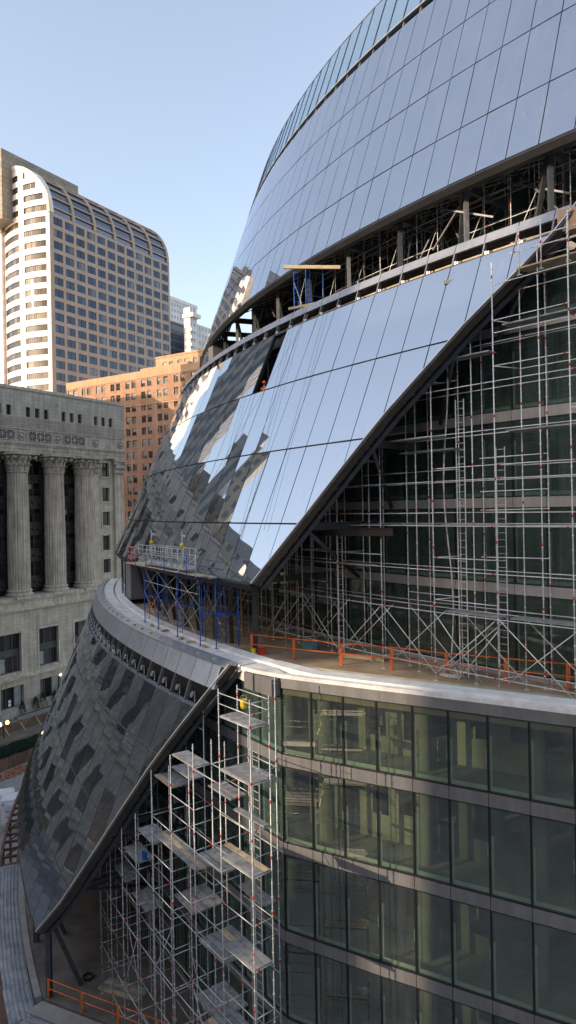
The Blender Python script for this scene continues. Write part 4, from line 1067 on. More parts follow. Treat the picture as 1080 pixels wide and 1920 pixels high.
# bowed end face
def bowx(y): return -2.6*(1-((y-12)/12.0)**2)
def toparc(y): return 98.4+math.sqrt(max(0, RV*RV-(RV-min(y, RV))**2))
m = MB(); gl = []
ny = 28; ys = [i*24.0/ny for i in range(ny+1)]
FB = lambda y, z, dp: (bowx(y)+dp, y, z)
zb = sorted([STREET]+[v for z in zr for v in (z-2.0, z)]+[98.4])
def isgap(i): return i in (0, 1, 12, 13, 14, 27) 
def bh(i, j): return j % 2 == 1 and not isgap(i)
wall_grid(m, ys, zb, bh, FB, .3)
for i in range(ny):
    y0, y1 = ys[i], ys[i+1]
    for z0, z1, h in ((98.4, 99.1, 0), (99.1, 101.1, 1), (101.1, 103.0, 0), (103.0, 105.0, 1), (105.0, 106.9, 0), (106.9, 108.9, 1), (108.9, 110.8, 0), (110.8, 112.8, 1), (112.8, 116.4, 0)):
        t0, t1 = min(z1, toparc(y0)), min(z1, toparc(y1))
        if t0 <= z0 and t1 <= z0: continue
        inside = h and toparc(y0)-1.3 > z1 and not (isgap(i) and y0 > 3)
        if not inside: m.face([FB(y0, z0, 0), FB(y1, z0, 0), FB(y1, max(t1, z0), 0), FB(y0, max(t0, z0), 0)])
        else: gl.append((y0, y1, z0, z1))
m.build('bowed_end_wall', TOWERL, tw)
m = MB()
for i in range(ny):
    for j in range(len(zb)-1):
        if bh(i, j) and zb[j] > 20: m.face([FB(ys[i]+.05, zb[j], .28), FB(ys[i+1]-.05, zb[j], .28), FB(ys[i+1]-.05, zb[j+1], .28), FB(ys[i]+.05, zb[j+1], .28)])
for (a, b, c, d) in gl: m.face([FB(a+.05, c, .28), FB(b-.05, c, .28), FB(b-.05, d, .28), FB(a+.05, d, .28)])
m.build('bow_window', PANE_BOW, tw, 'stuff')
m = MB()
for i in range(20):
    a0, a1 = math.pi/2*i/20, math.pi/2*(i+1)/20; (y0, z0), (y1, z1), (y2, z2), (y3, z3) = va(a0, RV+.2), va(a1, RV+.2), va(a1, RV-1.0), va(a0, RV-1.0)
    m.hexa([(bowx(y0)-.25, y0, z0), (1, y0, z0), (1, y3, z3), (bowx(y3)-.25, y3, z3), (bowx(y1)-.25, y1, z1), (1, y1, z1), (1, y2, z2), (bowx(y2)-.25, y2, z2)])
m.build('end_arch', TOWERL, tw)
m = MB(); m.box(-6.3, 26.2, 16.2, 40, 98, 121.3); m.box(-.5, 57.4, 17.6, 40, 97, 116.3); m.build('penthouse', TOWERP, tw)
m = MB(); m.box(-1.2, 30, 24.02, 40, STREET, 98); m.build('side_wall', TOWERL, tw)  # flat white colour stands in for the overexposed sunlit side
m = MB()
for k in range(4): m.box(-6.38, -6.3, 19.6, 22.4, 100.5+k*4.0, 103+k*4.0)
m.build('stair_window', TOWERL, tw)
# ---------------------------------------------------------------- far blocks between tower and glass building
def far_block(x0, x1, y0, y1, Yd, zt, mat, name, label, extra=None):
    c = Vector(((x0-540)/1281*Yd, Yd, 0)); wd = (x1-x0)/1281*Yd
    t_ = thing(name, label, 'building', (c.x, c.y, STREET), ROTZ-R_(90)+0, None, False)
    m = MB(); m.box(0, wd*1.1, 0, 40, 0, zt-STREET); m.build('wall', mat, t_)
    m = MB(); m.box(-.3, wd*1.1+.3, -.3, 40, zt-STREET, zt-STREET+1.2); m.build('roof', TOWERL if mat is FARW else STEEL_L, t_)
    return t_
t_ = thing('white_tower', 'bright white slab tower far off beside the granite tower', 'building', (-68.0, 402, STREET), ROTZ, None, False)
m = MB(); m.box(0, 26, 0, 30, 0, 158.0, 0); m.build('wall', FARW, t_)
m = MB(); m.box(-.4, 26.4, -.4, 30.4, 158, 160.0); m.build('roof', TOWERL, t_)
t_ = thing('grey_glass_block', 'dark grey glass block with gridded lower floors far behind the brick building', 'building', (-62.5, 325, STREET), ROTZ, None, False)
m = MB(); m.box(0, 34, 0, 26, 0, 125.5); m.build('wall', FARG, t_)
m = MB(); m.box(-.3, 34.3, -.3, 26.3, 125.5, 126.4); m.build('roof', STEEL, t_)
t_ = thing('stepped_white_building', 'white stepped building with stacked balconies far behind the curved glass edge', 'building', (-45.5, 330, STREET), ROTZ, None, False)
m = MB(); m.box(0, 5, 0, 4, 0, 131.5); m.box(5, 24, 1.5, 6, 0, 125); m.build('wall', FARW, t_)
for k in range(9):
    m = MB(); m.box(-1.2, 2.2, -1.6, -.01, 90+k*3.7, 91.3+k*3.7); m.build('balcony', TOWERL, t_)
m = MB(); m.box(-.6, 5.5, -2.2, 4.4, 126.6, 128.4); m.build('roof', TOWERL, t_)
# blocks around the square behind the camera: they shade the street and show up in the mirror glass
OFF = []
def block(name, cx, cy, sx, sy, zt, rz, mat, label):
    t_ = thing(name, label, 'building', (cx, cy, STREET), rz, None, False)
    m = MB(); m.box(-sx/2, sx/2, -sy/2, sy/2, 0, zt-STREET); m.build('wall', mat, t_)
    m = MB(); m.box(-sx/2+1, sx/2-1, -sy/2+1, sy/2-1, zt-STREET, zt-STREET+4); m.build('roof_plant', STEEL_L, t_)
FAC1 = grid_facade('facade_dark_bands', (.15, .135, .12), (.06, .062, .068), 40, 3.9, .97, .55)
FAC2 = grid_facade('facade_stone_grid', (.19, .175, .155), (.115, .11, .105), 7.0, 70, .45, .97)
FAC3 = grid_facade('facade_tan_grid', (.34, .28, .20), (.07, .07, .07), 2.6, 3.7, .5, .6)
FAC5 = grid_facade('facade_warm_slots', (.34, .29, .22), (.09, .09, .085), 2.2, 3.5, .5, .6)
FAC4 = grid_facade('facade_grey_piers', (.24, .23, .22), (.045, .05, .06), 2.0, 60, .5, .93)
S_ = Vector((SUN_AZ.x, SUN_AZ.y, 0)); Q_ = Vector((-SUN_AZ.y, SUN_AZ.x, 0)); rs = math.atan2(S_.y, S_.x)
def along(d, q): return S_*d+Q_*q
BLK = [
 ('office_block', 118, -60.5, 40, 62, 45, FAC2, 'pale stone office block with small square windows across the square'),
 ('office_block', 118, 19.3, 40, 81.6, 45, FAC1, 'dark banded office block across the square'),
 ('low_sun_blocker', 120, -26, 30, 7, 17.5, FAC3, 'added low tan block trimming the sun patch in the gap between two office blocks'),  # unseen, added to cut the sun patch off at its lower edge
 ('far_block', 310, -40, 40, 90, 62, FAC3, 'tan block far beyond the square'),
 ('far_block', 290, 70, 40, 90, 66, FAC2, 'stone block far beyond the square'),
 ('far_block', 250, -150, 60, 70, 56, FAC1, 'dark banded block far down the street'),
]
for n_, d, q, sx, sy, zt, mat, lab in BLK:
    c = along(d, q); block(n_, c.x, c.y, sx, sy, zt, rs, mat, lab)
def blockL(name, x0, x1, y0, y1, zt, mat, label):
    c = Lc((x0+x1)/2, (y0+y1)/2); block(name, c.x, c.y, x1-x0, y1-y0, zt, ROTZ, mat, label)
blockL('dark_tower', 4, 24, 42, 50, 88, FAC4, 'tall grey tower with vertical piers behind the stone building')
t_ = thing('sun_blocker', 'added unseen bridge joining the upper floors of two office blocks across the square', 'blocker', tuple(along(107, -26)), rs, None, False)  # unseen box added to shade everything above the terrace sun patch
m = MB(); m.box(-2, 2, -4.5, 5.5, 31.2, 46); m.build('wall', FAC1, t_); m = MB(); m.box(-2.1, 2.1, -4.5, 5.5, 46, 46.4); m.build('roof', STEEL_L, t_)
blockL('long_block', -60, 30, 58, 90, 43, FAC3, 'long tan block with a grid of small windows behind the stone building')
blockL('banded_tower', -25, -18.5, 46, 54, 64, FAC5, 'dark tower with horizontal bands behind the stone building')
blockL('slim_tower', -15, -9.5, 43, 52, 55, FAC4, 'slim stone tower behind the stone building')
block('sheen_block', -142, 116, 70, 40, 34, 0, FAC3, 'added unseen tan block whose sunlit face gives the lower skirt a gold sheen')  # added and turned to the sun for a gold reflection in the skirt
block('corner_block', 40, -70, 60, 40, 26, ROTZ, FAC3, 'tan corner block behind the camera')
block('far_corner_block', -20, -120, 60, 50, 30, ROTZ, FAC2, 'grey corner block behind the camera')
# ---------------------------------------------------------------- scaffolds
def tubemat(parent): return GALV_LIT if parent.name.startswith(('terrace', 'upper')) else GALV
def standard(p0, p1, parent, name='standard', red=True, r=.023):
    m = MB(); m.tube(p0, p1, r, 8); z = p0.z+.3
    while z < p1.z:
        m.tube((p0.x, p0.y, z), (p0.x, p0.y, z+.03), r*2.0, 8)
        z += .5
    if red:
        z = p0.z+random.uniform(.6, 1.8)
        while z < p1.z-.2:
            m.tube((p0.x, p0.y, z), (p0.x, p0.y, z+.11), r*1.5, 8, 1); z += random.choice([2.0, 2.5, 3.0])
    m.box(p0.x-.08, p0.x+.08, p0.y-.08, p0.y+.08, p0.z-.02, p0.z)
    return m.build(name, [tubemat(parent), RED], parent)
def ledger(a, b, parent, name='ledger', r=.019, red=.45):
    m = MB(); a = Vector(a); b = Vector(b); m.tube(a, b, r, 6)
    if random.random() < red:
        d = (b-a).normalized(); c = a+d*random.choice([.12, (b-a).length-.22]); m.tube(c, c+d*.10, r*1.6, 6, 1)
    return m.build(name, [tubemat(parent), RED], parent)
def ladder(p, z0, z1, parent, n, wid=.42):
    m = MB(); tg = n
    for s in (-.5, .5): m.beam(p+tg*wid*s+Vector((0, 0, z0)), p+tg*wid*s+Vector((0, 0, z1)), .025, .04)
    z = z0+.2
    while z < z1-.1: m.tube(p-tg*wid*.5+Vector((0, 0, z)), p+tg*wid*.5+Vector((0, 0, z)), .012, 6); z += .3
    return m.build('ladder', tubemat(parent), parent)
def deck(corners, parent, planks=3, mat=None, name='deck', tk=.06, shift=0):
    """steel planks side by side; corners a,b along the length, d,c opposite"""
    a, b, c, d = [Vector(q) for q in corners]; o = None; m = MB()
    for i in range(planks):
        u0, u1 = i/planks+.012, (i+1)/planks-.012
        p = [a.lerp(d, u0), b.lerp(c, u0), b.lerp(c, u1), a.lerp(d, u1)]
        zz = Vector((0, 0, random.uniform(-.012, .012)))
        m.hexa([q-Vector((0, 0, tk))+zz for q in p]+[q+zz for q in p], 1 if (mat is None and random.random() < .05) else 0)
        for k in range(9):   # punched grip holes read as dark dots along the edge
            w_ = (k+.5)/9; q = a.lerp(b, w_).lerp(d.lerp(c, w_), u0)
    return m.build(name, [mat or PLANK, WOODP], parent)
# lower scaffold in front of the corner
LS = thing('system_scaffold', 'tall galvanised scaffold with stair tower and plank platforms rising from the dark lower plaza', 'scaffold', tuple(P(37, 95.8, PLAZA)))
phs = [39.37-1.2*i for i in range(0, 11)]
LV = [-7.74, -9.75, -11.4, -13.03, -14.7, -16.34, -18.0, -19.65, -21.3, -23.0, -24.6, -26.1]
def limit1(f, r):
    """highest point a pole can reach under the lower skirt"""
    z = (99.6-r)/.42-22.2-.9
    fc = interp(CUT1, z)
    if f > fc+.6: return min(-6.7, interp([(b, a) for a, b in CUT1], f)-2.3) if f < 35.6 else -6.7
    return z-.3
rows = (96.35, 95.5)
tops = {}
for i, f in enumerate(phs):
    for j, r in enumerate(rows+(93.7,)):
        if i < 1 and j == 2: continue
        if i > 8 and j == 0: continue
        zt = limit1(f, r)
        if i == 2: zt = min(zt, -9.3)
        if i == 3: zt = min(zt, -9.6)
        if i == 3: zt = min(zt, -10.3)
        if zt < PLAZA+2: continue
        tops[(i, j)] = zt
        b = P(f, r, PLAZA); standard(b+Vector((0, 0, .02)), Vector((b.x, b.y, zt)), LS)
lvl = lambda i: LV if i < 1 else [z-.55 for z in LV]
for (i, j), zt in list(tops.items()):
    r = (rows+(93.7,))[j]; f = phs[i]
    for n_, z in enumerate(lvl(i)):
        if z > zt-.1: continue
        keep = (i < 1) or (n_ % 2 == 1) or random.random() < .35
        if (i+1, j) in tops and z < tops[(i+1, j)]-.1 and keep: ledger(P(f, r, z), P(phs[i+1], r, z), LS)
        if j < 2 and (i, j+1) in tops and z < tops[(i, j+1)]-.1 and (keep or i == 0): ledger(P(f, r, z), P(f, (rows+(93.7,))[j+1], z), LS)
    if i == 0 and j < 2:
        for z in (-7.2, -6.95): pass
for z in (-6.85, -7.25):
    ledger(P(phs[0], 96.35, z), P(phs[0], 95.5, z), LS); ledger(P(phs[0], 96.35, z), P(phs[1], 96.35, z), LS); ledger(P(phs[0], 95.5, z), P(phs[1], 95.5, z), LS)
for (i, z0, z1, r) in ((0, -26.0, -19.7, 96.35), (3, -17.5, -20.5, 96.35), (5, -20, -23.5, 96.35), (6, -24.5, -21.5, 95.5), (4, -24.5, -21.3, 93.7), (2, -23.5, -20.3, 95.5), (1, -25.5, -22.2, 93.7)):
    ledger(P(phs[i], r, z0), P(phs[i+1], r, z1), LS, 'brace')
def pdeck(i0, i1, r0, r1, z, parent=LS, planks=3, ph=phs, mat=None):
    a, b = ph[i0]-.03, ph[i1]+.03
    return deck((P(a, r0, z), P(b, r0, z), P(b, r1, z), P(a, r1, z)), parent, planks, mat)
for z in (-7.74, -9.75, -13.03, -16.34, -19.65, -22.9): pdeck(0, 1, 96.32, 95.53, z+.05)
pdeck(0, 1, 95.8, 95.53, -11.35, planks=1)
for z in (-10.3, -13.74, -17.15, -20.5): pdeck(1, 2, 96.3, 94.75, z+.05, planks=5) if z < -13 else pdeck(2, 3, 96.3, 95.55, z+.05)
pdeck(1, 2, 94.6, 93.8, -10.6); pdeck(2, 3, 94.6, 93.8, -12.0); pdeck(1, 2, 94.4, 93.8, -15.6)
pdeck(2, 4, 96.3, 95.55, -14.4); pdeck(4, 5, 96.3, 95.4, -14.9); pdeck(5, 6, 96.3, 95.4, -16.6); pdeck(5, 6, 95.9, 95.0, -19.0); pdeck(6, 7, 96.2, 95.4, -18.4)
pdeck(3, 4, 95.4, 93.8, -17.4, planks=4); pdeck(2, 3, 95.4, 93.9, -20.8, planks=4); pdeck(4, 5, 95.4, 94.4, -12.6); pdeck(3, 4, 95.4, 94.6, -11.6)
ladder(P(38.55, 95.15, 0), -26.2, -8.8, LS, tang(38.55)); ladder(P(33.0, 94.9, 0), -26.2, -15.2, LS, tang(33)); ladder(P(31.0, 94.2, 0), -26.2, -19.5, LS, tang(33))
# yellow bucket hanging on the stair tower, blue bucket on its platform
def bucket(loc, mat, label, rope=True):
    t_ = thing('bucket', label, 'bucket', tuple(loc))
    m = MB(); m.lathe(loc, [(.10, 0), (.115, .02), (.135, .32), (.145, .34), (.125, .345), (.11, .06)], 18); m.build('body', mat, t_)
    m = MB(); pts = [Vector(loc)+Vector((.135*math.cos(a), 0, .34+.16*math.sin(a))) for a in [math.pi*i/8 for i in range(9)]]; m.path(pts, .006, 5); m.build('handle', GALV, t_)
pb = P(38.35, 95.42, -7.55)
bucket(pb, YELLOW, 'yellow bucket hung on the scaffold rail under the terrace corner')
bucket(P(33.3, 95.9, -16.55), BLUE, 'blue bucket left on a shaded scaffold plank under the skirt')
# middle scaffold on the terrace
FLOOR = -7.5
MS = thing('terrace_scaffold', 'large open scaffold of galvanised poles standing on the terrace before the recessed glass wall', 'scaffold', tuple(P(40, 86.5, FLOOR)))
ph2 = [39.9+2.02*i for i in range(-4, 4)]
LV2 = [-6.9, -4.55, -4.0, -2.75, -2.2, -.85, -.3, 1.05, 1.6, 3.0, 3.5, 4.9, 5.5, 6.8, 7.3, 8.7, 9.3]
def limit2(f, r):
    z = (91.7-r)/.434-3.5-.8
    if f > interp(CUT2, z)+.25: return 10.4
    return z-.2
R2 = (87.05, 85.7)
tops2 = {}
for i, f in enumerate(ph2):
    for j, r in enumerate(R2):
        ff = f+(.28 if j else 0); zt = limit2(ff, r)
        zt = min(zt, {0: 1.5, 1: 3.6, 2: 5.2, 3: 6.2, 4: 7.2, 5: 9.6, 6: 10.6, 7: 10.6}[i]+(.5 if j else 0))
        tops2[(i, j)] = (ff, r, zt); b = P(ff, r, FLOOR+.02); standard(b, Vector((b.x, b.y, zt)), MS)
        if i < 7 and j == 0:   # intermediate pole
            fm = f+1.01; zt2 = min(limit2(fm, r-.75), zt+.6); b = P(fm, r-.75, FLOOR+.02); standard(b, Vector((b.x, b.y, zt2)), MS)
for (i, j), (f, r, zt) in tops2.items():
    for n_, z in enumerate(LV2):
        if z > zt or (z in (-4.0, -2.2, -.3, 1.6, 3.5, 5.5, 7.3, 9.3) and random.random() < .6): continue
        if (i+1, j) in tops2 and z < tops2[(i+1, j)][2]: ledger(P(f, r, z), P(tops2[(i+1, j)][0], r, z), MS)
        if j == 0 and z < tops2[(i, 1)][2] and n_ % 2 == 0: ledger(P(f, r, z), P(tops2[(i, 1)][0], tops2[(i, 1)][1], z), MS)
for i in range(0, 8):
    f = ph2[i]+.75; r = 84.95; zt = min(limit2(f, r), tops2[(i, 1)][2]+.2); b = P(f, r, FLOOR+.02); standard(b, Vector((b.x, b.y, zt)), MS)
    for n_, z in enumerate((-4.5, -.8, 3.1, 6.9)):
        if i < 7 and z < zt: ledger(P(f, r, z), P(ph2[i+1]+.75, r, z), MS)
for i in range(0, 7):
    f, r, zt = tops2[(i, 0)]; g = tops2[(i+1, 0)][0]
    ledger(P(f, r, -4.5 if i % 2 else -7.2), P(g, r, -7.2 if i % 2 else -4.5), MS, 'brace'); ledger(P(f, r-.7, -7.2), P(g, r-.7, -4.6), MS, 'brace')
    f, r, zt = tops2[(i, 1)]; ledger(P(f, r, -4.6), P(tops2[(i+1, 1)][0], r, -7.3), MS, 'brace')
ledger(P(41.2, 86.6, -7.3), P(39.9, 87.05, -4.6), MS, 'brace'); ledger(P(40.6, 86.9, -7.3), P(41.9, 87.0, -5.0), MS, 'brace')
def mdeck(f0, f1, r0, r1, z, planks=3, mat=None): return deck((P(f0, r0, z), P(f1, r0, z), P(f1, r1, z), P(f0, r1, z)), MS, planks, mat)
mdeck(40.2, 42.0, 87.0, 86.2, -4.45); mdeck(42.1, 44.2, 86.6, 85.8, -4.5); mdeck(37.9, 39.9, 87.0, 86.0, 3.05); mdeck(36.4, 37.6, 87.4, 86.6, 2.2); mdeck(38.3, 40.3, 86.4, 85.6, 2.5, 2)
mdeck(39.6, 41.6, 86.6, 86.0, 6.3, 2); mdeck(38.4, 39.9, 86.9, 86.3, 5.4, 2); mdeck(42.0, 44.0, 86.4, 85.6, 3.0, 3); mdeck(35.2, 37.2, 87.0, 86.3, -2.75, 2, WOODP); mdeck(36.4, 39.5, 86.3, 85.7, -.8, 2)
mdeck(42.4, 45.5, 86.5, 85.3, 9.3, 4, WOODP); mdeck(41.9, 44.5, 86.3, 85.6, 7.3, 2); mdeck(39.8, 42.0, 86.3, 85.7, -.8, 2)
for z in (1.9, 1.05-.5, -2.1, -.2): ledger(P(41.4, 86.9, z), P(43.2, 86.6, z+.03), MS)
for z in (9.9, 10.3):
    ledger(P(42.3, 86.6, z), P(45.6, 86.3, z), MS, red=1); ledger(P(42.5, 85.4, z), P(45.6, 85.2, z), MS, red=1)
for f in (42.5, 43.1, 43.8, 44.4): standard(P(f, 86.5, 9.0), P(f, 86.5, 10.9), MS, 'guard_post')
ladder(P(40.35, 85.95, 0), -7.4, 4.6, MS, tang(40.35)); ladder(P(35.6, 86.6, 0), -7.4, -.6, MS, tang(35.6)); ladder(P(41.15, 84.75, 0), -7.4, 2.5, MS, tang(41))
# scaffold in the shade under the middle skirt
US = thing('shaded_scaffold', 'dim scaffold of thin poles and braces in the shade beneath the middle mirror skirt', 'scaffold', tuple(P(31, 87.5, FLOOR)))
ph3 = [23.2+1.55*i for i in range(0, 8)]
for i, f in enumerate(ph3):
    for j, r in enumerate((88.4, 87.0, 85.6)):
        zt = min((91.7-r)/.434-3.5-1.2, 6.5); b = P(f+.3*j, r, FLOOR+.02); standard(b, Vector((b.x, b.y, zt)), US)
        if i+1 < len(ph3):
            for z in (-7.0, -5.2, -3.3, -1.4, .5):
                if z < zt and random.random() < .8: ledger(P(f+.3*j, r, z), P(ph3[i+1]+.3*j, r, z), US)
            if (i+j) % 2 == 0: ledger(P(f+.3*j, r, -7.2), P(ph3[i+1]+.3*j, r, -4.8), US, 'brace')
# upper scaffold in the open storey under the top skirt
TS = thing('upper_scaffold', 'scaffold bays crammed in the open storey between the middle and top mirror skirts', 'scaffold', tuple(P(38, 80, 11.4)))
ph4 = [27.5+1.05*i for i in range(0, 18)]
for i, f in enumerate(ph4):
    for j, r in enumerate((81.0, 79.4, 78.0)):
        b = P(f+.25*j, r, 11.42); zt = (18.6, 19.5, 18.8)[j]; zt = min(zt, (83-r)/.35+15.6-.8); standard(b, Vector((b.x, b.y, zt)), TS)
        if i+1 < len(ph4):
            for z in (12.4, 13.9, 15.4, 16.9):
                if z < zt and random.random() < .6: ledger(P(f+.25*j, r, z), P(ph4[i+1]+.25*j, r, z), TS)
            if (i+j) % 2 == 0: ledger(P(f+.25*j, r, 12.3), P(ph4[i+1]+.25*j, r, 14.9), TS, 'brace')
            elif j == 1: ledger(P(f+.25*j, r, 15.4), P(ph4[i+1]+.25*j, r, 12.5), TS, 'brace')
# blue frame scaffold: frames with end posts, rungs and cross braces
def blue_frame(f, z0, z1, ra, rb, parent, name='end_frame'):
    m = MB()
    for r in (ra, rb): m.tube(P(f, r, z0), P(f, r, z1), .028, 8)
    z = z0+.25
    while z < z1:
        m.tube(P(f, ra, z), P(f, ra-.30, z), .016, 6); z += .32
    m.tube(P(f, ra-.30, z0+.15), P(f, ra-.30, z1-.25), .018, 6); m.tube(P(f, rb+.02, z1-1.9), P(f, ra, z1-1.9), .024, 6); m.tube(P(f, ra, z0+1.6), P(f, rb, z0+1.6), .024, 6); m.tube(P(f, ra, z1-.02), P(f, rb, z1-.02), .024, 6)
    for r in (ra, rb): m.lathe(P(f, r, z0-.02), [(.09, 0), (.09, .02)], 8); 
    return m.build(name, BLUE, parent)
BS = thing('blue_scaffold', 'blue frame scaffold with plywood top on the white terrace rim below the mirror skirt', 'scaffold', tuple(P(30, 92, -7.0)))
bf = [27.0, 28.75, 30.75, 32.65]
ZTOP = -3.35
for f in bf: blue_frame(f, -7.0, -3.42, 92.25, 90.75, BS)
blue_frame(33.35, -7.0, -3.42, 91.9, 90.6, BS)
for a, b in zip(bf, bf[1:]):
    for (r, z0, z1) in ((92.25, -6.8, -5.0), (92.25, -5.0, -3.6), (90.75, -6.8, -4.0)):
        m = MB(); m.tube(P(a, r, z1), P(b, r, z0), .014, 6); m.tube(P(a, r, z0), P(b, r, z1), .014, 6); m.build('cross_brace', GALV, BS)
    m = MB(); m.tube(P(a, 92.25, -4.35), P(b, 92.25, -4.35), .02, 6); m.build('ledger', GALV, BS)
deck((P(26.2, 92.35, ZTOP+.0), P(33.5, 92.35, ZTOP+.0), P(33.5, 91.9, ZTOP), P(26.2, 91.9, ZTOP)), BS, 2, PLY, 'deck', .08)
deck((P(26.2, 93.1, ZTOP+.1), P(33.5, 92.9, ZTOP+.1), P(33.5, 92.36, ZTOP+.1), P(26.2, 92.36, ZTOP+.1)), BS, 2, PLY, 'deck', .06)
for f in bf+[26.3, 33.3]:
    m = MB(); m.tube(P(f, 92.95, ZTOP-.05), P(f, 92.95, ZTOP+1.15), .024, 8); m.build('guard_post', BLUE if f != 33.3 else GALV, BS)
for z in (.55, 1.1):
    m = MB()
    fs = [26.3]+bf+[33.3]
    for a, b in zip(fs, fs[1:]): m.tube(P(a, 92.95, ZTOP+z), P(b, 92.95, ZTOP+z), .018, 6)
    m.build('guard_rail', GALV, BS)
m = MB(); fs = [26.35, 27.5]
for f in fs+[26.9]: m.tube(P(f, 93.0, ZTOP+.1), P(f, 93.0, ZTOP+1.15), .022, 6)
for z in (.12, .45, .8, 1.15): m.tube(P(26.35, 93.0, ZTOP+z), P(27.5, 93.0, ZTOP+z), .02, 6)
m.build('gate', ORANGE, BS)
# blue frame inside the upper opening
BU = thing('blue_scaffold', 'narrow blue frame scaffold standing in the upper open storey beside the timber beam', 'scaffold', tuple(P(30, 82, 11.4)))
for f in (29.6, 30.6): blue_frame(f, 11.42, 15.3, 83.2, 81.9, BU)
m = MB(); m.tube(P(29.6, 83.2, 12), P(30.6, 83.2, 14.6), .014, 6); m.tube(P(29.6, 83.2, 14.6), P(30.6, 83.2, 12), .014, 6); m.build('cross_brace', GALV, BU)
# suspended work platform with two hoists
SP = thing('suspended_platform', 'aluminium lattice work platform with yellow hoists hanging before the mirror skirt above the blue scaffold', 'work platform', tuple(P(30.3, 92.6, -3.0)))
m = MB(); zb = -3.0
fa, fb, ra, rb = 28.0, 32.5, 93.0, 92.3
deck((P(fa, ra, zb), P(fb, ra, zb), P(fb, rb, zb), P(fa, rb, zb)), SP, 3, GALV, 'floor', .07)
for r, nm in ((ra, 'front_guard'), (rb, 'rear_guard')):
    m = MB()
    for z in (.02, .5, 1.0): m.tube(P(fa, r, zb+z), P(fb, r, zb+z), .024, 6)
    n = 9
    for i in range(n+1):
        f = fa+(fb-fa)*i/n; m.tube(P(f, r, zb), P(f, r, zb+1.0), .018, 6)
        if i < n: g = fa+(fb-fa)*(i+1)/n; m.tube(P(f, r, zb+(.02 if i % 2 else .5)), P(g, r, zb+(.5 if i % 2 else .02)), .014, 6)
    m.build(nm, GALV, SP)
for f, nx in ((28.9, 0), (31.9, 1)):
    m = MB(); c = P(f, 92.65, zb)
    m.beam(c+Vector((0, 0, .02)), c+Vector((0, 0, 1.9)), .07, .07, 1); m.lathe(c+Vector((0, 0, 1.05)), [(.02, 0), (.09, .02), (.11, .1), (.11, .18), (.07, .25), (.02, .26)], 12, 0); m.lathe(c+Vector((.1, .05, 1.55)), [(.02, 0), (.08, .02), (.08, .16), (.02, .18)], 12, 2)
    m.build('hoist', [YELLOW, GALV, MOTOR], SP)
    q = PC(T2, f+1.5, 10.8, .35); m = MB(); m.tube(c+Vector((0, 0, 1.9)), q, .012, 6); m.build('rope', ROPE, SP)
for a, b in ((32.0, 33.1), (31.6, 32.8)):
    m = MB(); m.beam(P(a, 93.05, -3.2), P(b, 92.6, -2.3 if a > 31.8 else -3.3), .05, .05); m.build('strut', GALV, SP)
# hanging ropes in front of the middle skirt
for f, g, z0 in ((34.0, 32.6, -3.4), (35.2, 34.2, -1.0), (31.4, 29.3, -2.0), (33.0, 31.9, 4.0)):
    m = MB(); m.tube(PC(T2, g, 11.6, .14), PC(T2, f, z0, .16), .007, 5)
    lab = {34.0: 'thin dark rope hanging across the mirror skirt to the blue scaffold end', 35.2: 'thin dark rope crossing the mirror skirt nearest its cut edge', 31.4: 'thin dark rope hanging across reflected buildings on the mirror skirt', 33.0: 'short thin rope beside the missing glass panel'}[f]
    top(m, 'rope', BLACKR, lab, 'rope', tuple(PC(T2, f, z0, .16)))
# pale hose dangling through the terrace scaffold
m = MB(); pts = [P(39.85+.12*math.sin(i*.5)+.004*i, 86.0, 8.2-i*.79) for i in range(20)]
pts += [P(39.9+(.36-.004*k)*math.cos(2*math.pi*k/14), 86.1+(.26-.003*k)*math.sin(2*math.pi*k/14), FLOOR+.05+.003*k) for k in range(42)]; m.path(pts, .033, 8)
top(m, 'hose', ROPE, 'pale hose hanging down through the terrace scaffold, coiled on the floor', 'hose', tuple(P(39.9, 86, FLOOR)))
# orange railings
def railing(pts, zf, label):
    t_ = thing('safety_railing', label, 'railing', (pts[0][0], pts[0][1], zf))
    for (x, y) in pts:
        m = MB(); m.beam((x, y, zf), (x, y, zf+1.08), .07, .07); m.build('post', ORANGE, t_)
    for a, b in zip(pts, pts[1:]):
        for z in (.55, 1.05):
            A = Vector((a[0], a[1], zf+z)); B = Vector((b[0], b[1], zf+z)); d = (B-A).normalized()*.06
            m = MB(); m.tube(A+d, B-d, .026, 8); m.build('rail', ORANGE, t_)
        A = Vector((a[0], a[1], zf)); B = Vector((b[0], b[1], zf)); d = (B-A).normalized()*.09
        m = MB(); m.tube(A+d+Vector((0, 0, .02)), A+d+Vector((0, 0, 1.05)), .024, 6); m.build('stile', ORANGE, t_)
railing([(-2.03, 35.3), (.13, 33.9), (2.38, 32.6), (4.6, 31.4), (6.79, 29.95), (8.99, 28.7), (11.11, 27.5), (13.0, 26.3)], FLOOR, 'orange safety railing along the sunlit terrace edge under the scaffold')
railing([(-13.5, 37.05), (-11.35, 36.0), (-9.2, 34.98), (-7.0, 33.95), (-4.8, 32.9)], PLAZA, 'orange safety railing along the edge of the dark lower plaza')
railing([tuple(P(21.2, 89.9, 0)[:2]), tuple(P(22.6, 89.9, 0)[:2])], FLOOR, 'short orange barrier at the far end of the terrace beside the glass screen')
